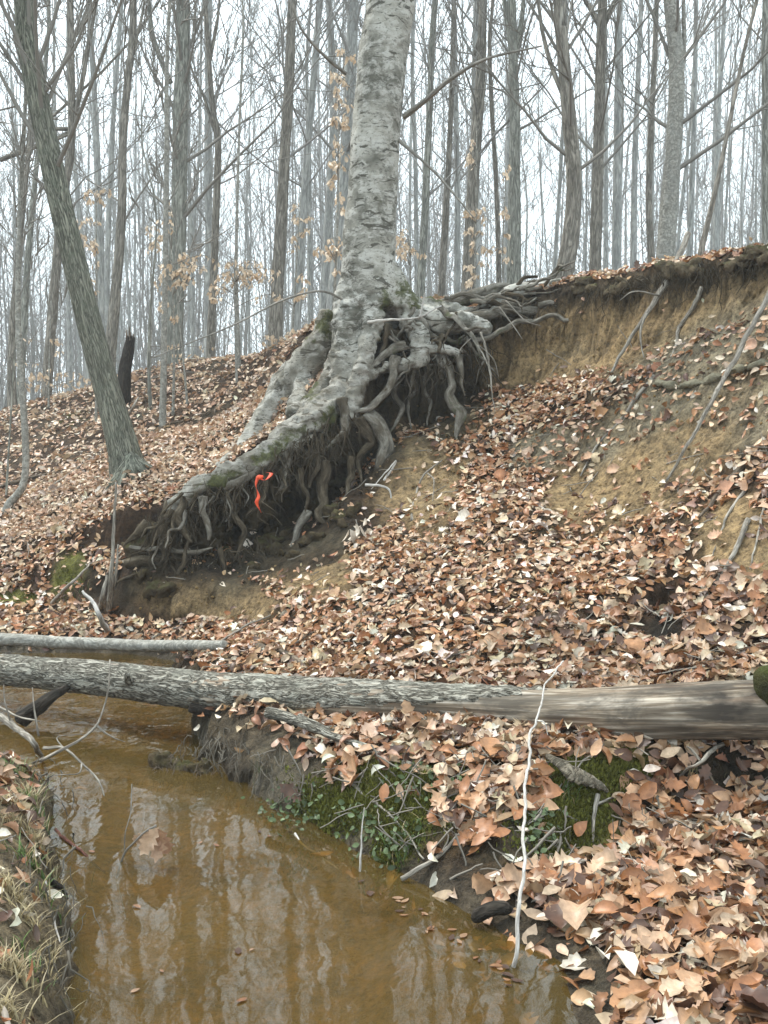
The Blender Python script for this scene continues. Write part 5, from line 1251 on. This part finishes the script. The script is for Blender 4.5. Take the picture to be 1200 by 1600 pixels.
# young beeches that keep their tan leaves
def drooping(cs, sizes, r, pal):
    V, T, Q, C = [], [], [], []; n0 = 0
    for c, s_ in zip(cs, sizes):
        d = np.array([r.normal(0, .55), r.normal(0, .55), -1.0 + r.normal(0, .25)]); d /= np.linalg.norm(d)
        nn = r.normal(0, 1, 3) + (0, -.6, .2); nn -= d * nn.dot(d); nn /= np.linalg.norm(nn)
        Rm = np.stack([d, np.cross(nn, d), nn], -1); v, tr, q = SHAPES['beech'][r.integers(0, 10)]
        V.append(((v + (.5, 0, 0)) * s_) @ Rm.T + c); T.append(tr + n0); Q.append(q + n0); n0 += len(v)
        C.append(np.tile(np.append(np.array(pal) * r.uniform(.8, 1.15), 1), (len(v), 1)))
    return np.vstack(V), [np.vstack(T), np.vstack(Q)], np.vstack(C)
YB = [ # stem base (u, v), top, distance, leaf boxes (u, v, du, dv, n), label
 ((148, 560), (150, 280), 12.5, [(140, 400, 30, 60, 46), (150, 330, 25, 40, 26)], 'young beech holding tan leaves between the leaning tree and bent trunk'),
 ((270, 640), (268, 390), 11.4, [(290, 425, 55, 20, 60), (268, 460, 35, 40, 30), (262, 330, 20, 50, 16)], 'young beech with a pale leaf spray before the thickest straight trunk'),
 ((370, 600), (366, 400), 12.0, [(375, 440, 60, 30, 56), (400, 425, 45, 14, 40)], 'young beech with flat sprays of pale leaves on the left skyline'),
 ((455, 560), (470, 300), 12.8, [(470, 380, 30, 50, 36), (450, 450, 40, 20, 26), (440, 530, 45, 12, 40)], 'young beech with scattered leaves left of the old stump'),
 ((520, 480), (530, 90), 10.6, [(540, 170, 22, 90, 70), (530, 330, 20, 90, 44), (512, 400, 26, 30, 24)], 'young beech with curled tan leaves close on the left of the big beech'),
 ((650, 470), (640, 370), 11.5, [(646, 385, 40, 14, 40)], 'young beech with a low row of tan leaves just right of the big beech'),
 ((742, 470), (745, 200), 12.6, [(742, 400, 22, 60, 60), (740, 232, 12, 24, 22), (742, 330, 24, 10, 24)], 'young beech with tan leaves in front of the kinked leaning trunk'),
 ((800, 470), (790, 280), 12.2, [(795, 300, 14, 40, 20), (780, 385, 30, 20, 22)], 'young beech with few tan leaves before the V forked trunk'),
 ((76, 640), (80, 470), 14.5, [(90, 600, 60, 18, 60), (60, 560, 50, 30, 30)], 'low young beech with blurred tan leaves far left of the leaning tree'),
 ((232, 620), (236, 330), 13.0, [(238, 372, 22, 18, 30), (300, 560, 50, 26, 34)], 'young beech with tufts of tan leaves right of the dark snag'),
]
r = np.random.default_rng(404)
for k, (b0, t0, Y_, boxes, lab) in enumerate(YB):
    b = P(*b0, Y_); b[2] = gz(b[0], b[1]) - .05; root = thing('young_beech', lab, 'young tree', b)
    tp = P(*t0, Y_); pth = spline([b, b * .6 + tp * .4 + r.normal(0, .05, 3), tp], 14); mb = MB(); mb.tube(pth, np.linspace(.018, .006, 14), 6, .1, k); mb.build('stem', M['bark_smooth'], root, b)
    mb = MB(); cs = []; 
    for (u, v, du, dv, n_) in boxes:
        nt_ = max(4, n_ // 4)
        for j in range(nt_):
            e = P(u + r.uniform(-1, 1) * du, v + r.uniform(-1, 1) * dv, Y_ + r.normal(0, .3)); j0 = pth[np.argmin(np.linalg.norm(pth - e, axis=1) + .3 * (pth[:, 2] > e[2]))]
            q = spline([j0, (j0 + e) / 2 + (0, 0, .06) + r.normal(0, .03, 3), e], 9); mb.batch(q[None], np.linspace(.005, .002, 9)[None], 4)
            for t_ in r.uniform(.35, 1, 8 if n_ > 20 else 6): cs.append(lerp_path(q, np.array([min(t_, .999)]))[0] + r.normal(0, .015, 3))
    o = mb.build('twigs', M['twig'], root, b); o['kind'] = 'stuff'
    V, fc, C = drooping(cs, r.uniform(.05, .078, len(cs)), r, (.72, .57, .41)); o = build('leaves', V, fc, M['leaf'], root, {'tint': C}, True, b); o['kind'] = 'stuff'
# pale leaf cluster at the foot of the root hollow
YS = hit(556, 846)[1] - .05; c = P(556, 816, YS); root = thing('beech_seedling', 'seedling with a bunch of big pale leaves at the foot of the root hollow', 'seedling', hit(556, 850))
bb = np.array(root.location)
mb = MB(); mb.tube(spline([bb - (0, 0, .05), (bb + c) / 2 + (.02, 0, 0), c + (0, 0, .02)], 10), np.linspace(.006, .003, 10), 6, .1, 1); mb.build('stem', M['twig'], root, bb)
for k in range(11):
    e = P(545 + r.uniform(-2, 34), 812 + r.uniform(-2, 22), YS + r.uniform(-.10, .02))
    V, fc, C = drooping([e], [r.uniform(.09, .125)], r, (.70, .61, .50)); build('leaf', V, fc, M['leaf'], root, {'tint': C}, True, bb)

# grass tufts, creeping green leaves, moss
def grass(u, v, n, h, spread_, label, col=(.10, .16, .045)):
    c = hit(u, v); r = np.random.default_rng(u * 7 + v); V, Q, C = [], [], []
    for k in range(n):
        b = c + r.normal(0, spread_, 3) * (1, .6, 0); b[2] = gz(b[0], b[1]) - .005
        a = r.uniform(0, 6.28); d = np.array([math.cos(a), math.sin(a), 0]); H = h * r.uniform(.5, 1.15); bend = r.uniform(.3, 1.0) * H
        t = np.linspace(0, 1, 5); p = b + t[:, None] * np.array([0, 0, H]) * (1 - .35 * t[:, None]) + (t ** 2)[:, None] * d * bend
        w = np.cross(d, [0, 0, 1]) * .0022; ww = np.array([1, 1, .85, .55, .1])[:, None]
        n0 = 10 * k; V.append(np.concatenate([p - w * ww, p + w * ww])); i = np.arange(4); Q.append(np.stack([i, i + 1, i + 6, i + 5], -1) + n0)
        cc = np.array(col) * r.uniform(.6, 1.4) if r.random() < .75 else np.array((.36, .29, .15)); C.append(np.tile(np.append(cc, 1), (10, 1)))
    o = build('grass_tuft', np.vstack(V), [np.vstack(Q)], M['green'], None, {'tint': np.vstack(C)}, True, c); return tag(o, label, 'grass', kind='thing')
grass(70, 1292, 90, .11, .05, 'largest green grass tuft on the left bank above the red twig')
grass(44, 1348, 60, .09, .035, 'straw mixed grass tuft on the left bank lower than the large green one')
grass(30, 1210, 60, .08, .03, 'thin yellowish grass on the left bank below the curling branch')
grass(84, 1420, 36, .09, .03, 'sparse grass hanging at the left water edge beside the reflections')
grass(60, 1530, 40, .07, .03, 'short grass low on the dark left bank at the bottom')
for k, (u, v) in enumerate([(16, 1260), (52, 1252), (20, 1400), (60, 1460), (24, 1520), (88, 1560), (10, 1590), (36, 1300), (74, 1345)]):
    grass(u, v, 90, .075, .032, ['pale straw tuft near the top of the left bank at the margin', 'pale straw tuft behind the largest green tuft on the left bank', 'flattened straw tuft midway down the left margin', 'straw tuft drooping toward the water below the black twig stub', 'straw tuft on dark mud near the lower left corner', 'straw tuft at the water edge near the lower left corner', 'straw tuft in the lowest left corner', 'straw tuft left of the largest green tuft on the bank', 'straw tuft just below the largest green tuft on the bank'][k], (.38, .32, .19))
grass(622, 1336, 80, .09, .04, 'green grass tuft at the water edge under the mossy bank')
grass(880, 1246, 40, .08, .03, 'green grass tuft beside the bark chunk')
grass(1030, 1502, 34, .06, .03, 'little green grass tuft among leaves at the lower right')
grass(1080, 1200, 40, .07, .05, 'dry grass tuft under the bare log end beside the forked stick', (.16, .14, .07))
grass(128, 930, 50, .10, .05, 'dark green grass at the foot of the mossy edge left of the stakes', (.06, .10, .03))
grass(735, 1034, 26, .06, .04, 'faint grass on the leaf slope behind the log')
def creeper(u, v, n, su, sv, label):
    r = np.random.default_rng(u + v); P_, N_ = [], []
    for k in range(n): 
        h = hit(u + r.normal(0, su), v + r.normal(0, sv)); P_.append(h + (0, -r.uniform(.004, .03), r.uniform(.008, .035)))
    P_ = np.array(P_); nn = normals(P_[:, 0], P_[:, 1]); Rm = rot_from(nn, r.uniform(0, 6.28, n), r, .5); V, T, Q, C = [], [], [], []
    for k in range(n):
        v_, tr, q = SHAPES['beech'][r.integers(0, 10)]; V.append((v_ * (1, 1.35, .8) * r.uniform(.016, .032)) @ Rm[k].T + P_[k]); T.append(tr + 11 * k); Q.append(q + 11 * k)
        C.append(np.tile(np.append(np.array((.11, .15, .07)) * r.uniform(.55, 1.6), 1), (11, 1)))
    c = P_.mean(0); return tag(build('creeping_plant', np.vstack(V), [np.vstack(T), np.vstack(Q)], M['green'], None, {'tint': np.vstack(C)}, True, c), label, 'plant', kind='stuff')
creeper(456, 1268, 90, 26, 18, 'small leaved green creeper at the left end of the mossy bank over the water')
creeper(655, 1226, 60, 34, 16, 'small leaved green creeper on top of the mossy bank below the log')
creeper(600, 1316, 70, 30, 20, 'small leaved green creeper at the water foot of the mossy bank')
creeper(838, 1290, 70, 18, 22, 'small leaved green creeper on the moss beside the white stick')
creeper(560, 1282, 30, 20, 16, 'small leaved green creeper in the middle of the mossy bank')
# moss cushions
mr = np.random.default_rng(31); V, T, C = [], [], []; n0 = 0
for b_ in MOSSY[:8]:
    m = int(3200 * (b_[2] * b_[3]) / 4000) if b_[1] > 1000 else 260
    uu = b_[0] + np.clip(mr.normal(0, .5, m), -1.3, 1.3) * b_[2]; vv = b_[1] + np.clip(mr.normal(0, .5, m), -1.3, 1.3) * b_[3]
    for u, v in zip(uu[::12], vv[::12]):
        h = hit(u, v); k = 12; x = h[0] + mr.normal(0, .022, k); y = h[1] + mr.normal(0, .022, k); z = ground(x, y) - .002
        a = mr.uniform(0, 6.28, k); s_ = mr.uniform(.004, .010, k); hh = mr.uniform(.008, .022, k)
        p0 = np.stack([x + np.cos(a) * s_, y + np.sin(a) * s_, z], -1); p1 = np.stack([x - np.cos(a) * s_, y - np.sin(a) * s_, z], -1); p2 = np.stack([x + mr.normal(0, .006, k), y + mr.normal(0, .006, k) - .004, z + hh], -1)
        V.append(np.stack([p0, p1, p2], 1).reshape(-1, 3)); T.append(np.arange(3 * k).reshape(-1, 3) + n0); n0 += 3 * k
        cc = np.array((.145, .15, .036)) * mr.uniform(.5, 1.5, (k, 1)); C.append(np.repeat(np.concatenate([cc, np.ones((k, 1))], -1), 3, axis=0))
tag(build('moss', np.vstack(V), [np.vstack(T)], M['moss'], None, {'tint': np.vstack(C)}, False), 'low green moss growing in patches on the stream bank', 'moss', kind='stuff')
# roots and dead stems trailing along the stream bank
mb = MB(); rr = np.random.default_rng(66)
for pts, n_, L in (([hit(330, 1150), hit(400, 1180), hit(430, 1200), hit(470, 1240)], 110, (.06, .22)), ([hit(280, 1178), hit(320, 1170), hit(380, 1200)], 60, (.05, .16)), ([hit(30, 1330), hit(60, 1400), hit(80, 1480), hit(60, 1560)], 110, (.05, .16)), ([hit(20, 1200), hit(60, 1220), hit(80, 1260)], 60, (.05, .14)), ([hit(840, 1330), hit(900, 1330), hit(1000, 1260)], 50, (.04, .14))):
    B_, r_ = fringe(n_, np.array(pts) + (0, -.01, .03), L, .0024, (.06, .06, .02), (.05, -.5, -.55)); mb.batch(B_, r_, 4)
tag(mb.build('trailing_rootlets', M['root'], None), 'tangle of thin dead roots trailing down both stream banks', 'rootlets', kind='stuff')
# clods and pebbles crumbled off the scarp
cr = np.random.default_rng(91); mb = MB()
for k in range(620):
    u, v = (cr.uniform(640, 1190), cr.uniform(520, 860)) if k < 400 else (cr.uniform(215, 560), cr.uniform(885, 965)) if k < 540 else (cr.uniform(560, 720), cr.uniform(690, 800))
    h = hit(u, v); s_ = cr.uniform(.003, .012); mb.tube(spline([h + (-s_, 0, 0), h + (0, 0, s_ * .3), h + (s_, 0, 0)], 5), np.array([.4, .9, 1, .8, .4]) * s_, 6, .5, k, rfreq=3)
tag(mb.build('soil_crumbs', M['sand'], None), 'loose crumbs and clods of ochre soil on the bank', 'soil crumbs', kind='stuff')

# small broken twigs all over the litter
tw = np.random.default_rng(333); st = []; dd = []; LL = []
for k in range(420):
    Yk = tw.uniform(2.6, 10.2); xk = tw.uniform(-.40, .40) * Yk; zk = gz(xk, Yk)
    if zk < .06: continue
    u0, v0, _ = project(np.array([xk, Yk, zk])); nk = normals(np.array([xk]), np.array([Yk]))[0]
    a = tw.uniform(0, 6.28); d = np.array([math.cos(a), math.sin(a), 0]); d = d - nk * d.dot(nk); d += nk * tw.normal(.05, .12); d /= np.linalg.norm(d)
    L0 = tw.uniform(.08, .34); st.append(np.array([xk, Yk, zk]) + nk * .022 - d * L0 / 2); dd.append(d); LL.append(L0)
for k in range(150):
    h = hit(tw.uniform(400, 900), tw.uniform(1180, 1400))
    if h[2] < .05: continue
    a = tw.uniform(0, 6.28); d = np.array([math.cos(a), -.3, math.sin(a) * .7 - .2]); d /= np.linalg.norm(d); L0 = tw.uniform(.05, .22)
    st.append(h + (0, -.02, .02) - d * L0 / 2); dd.append(d); LL.append(L0)
B_ = wiggle(np.array(st), np.array(dd), np.array(LL), 6, .16, 0, tw); mb = MB(); mb.batch(B_, np.abs(tw.normal(.0026, .0011, (len(B_), 1))) * np.linspace(1, .5, 6)[None] + .0006, 4)
tag(mb.build('twig_litter', M['stick_grey'], None), 'thin broken twigs scattered through the fallen leaves', 'twig litter', kind='stuff')

# ------------------------------------------------------------------ damp air between the far stems
hz = bpy.data.materials.new('haze'); hz.use_nodes = True; t = hz.node_tree; t.nodes.clear()
vo = t.nodes.new('ShaderNodeVolumePrincipled'); vo.inputs['Color'].default_value = (.86, .93, .97, 1); vo.inputs['Density'].default_value = .0022; vo.inputs['Anisotropy'].default_value = .2
oo = t.nodes.new('ShaderNodeOutputMaterial'); t.links.new(vo.outputs[0], oo.inputs['Volume'])
x0, x1, y0, y1, z0, z1 = -140, 140, -30, 185, -2.5, 27
V = np.array([(x, y, z) for z in (z0, z1) for y in (y0, y1) for x in (x0, x1)], float)
tag(build('haze', V, [np.array([(0, 2, 3, 1), (4, 5, 7, 6), (0, 1, 5, 4), (2, 6, 7, 3), (0, 4, 6, 2), (1, 3, 7, 5)])], hz, None, None, False), 'thin pale haze hanging in the wood', kind='stuff')
SC.cycles.volume_bounces = 1
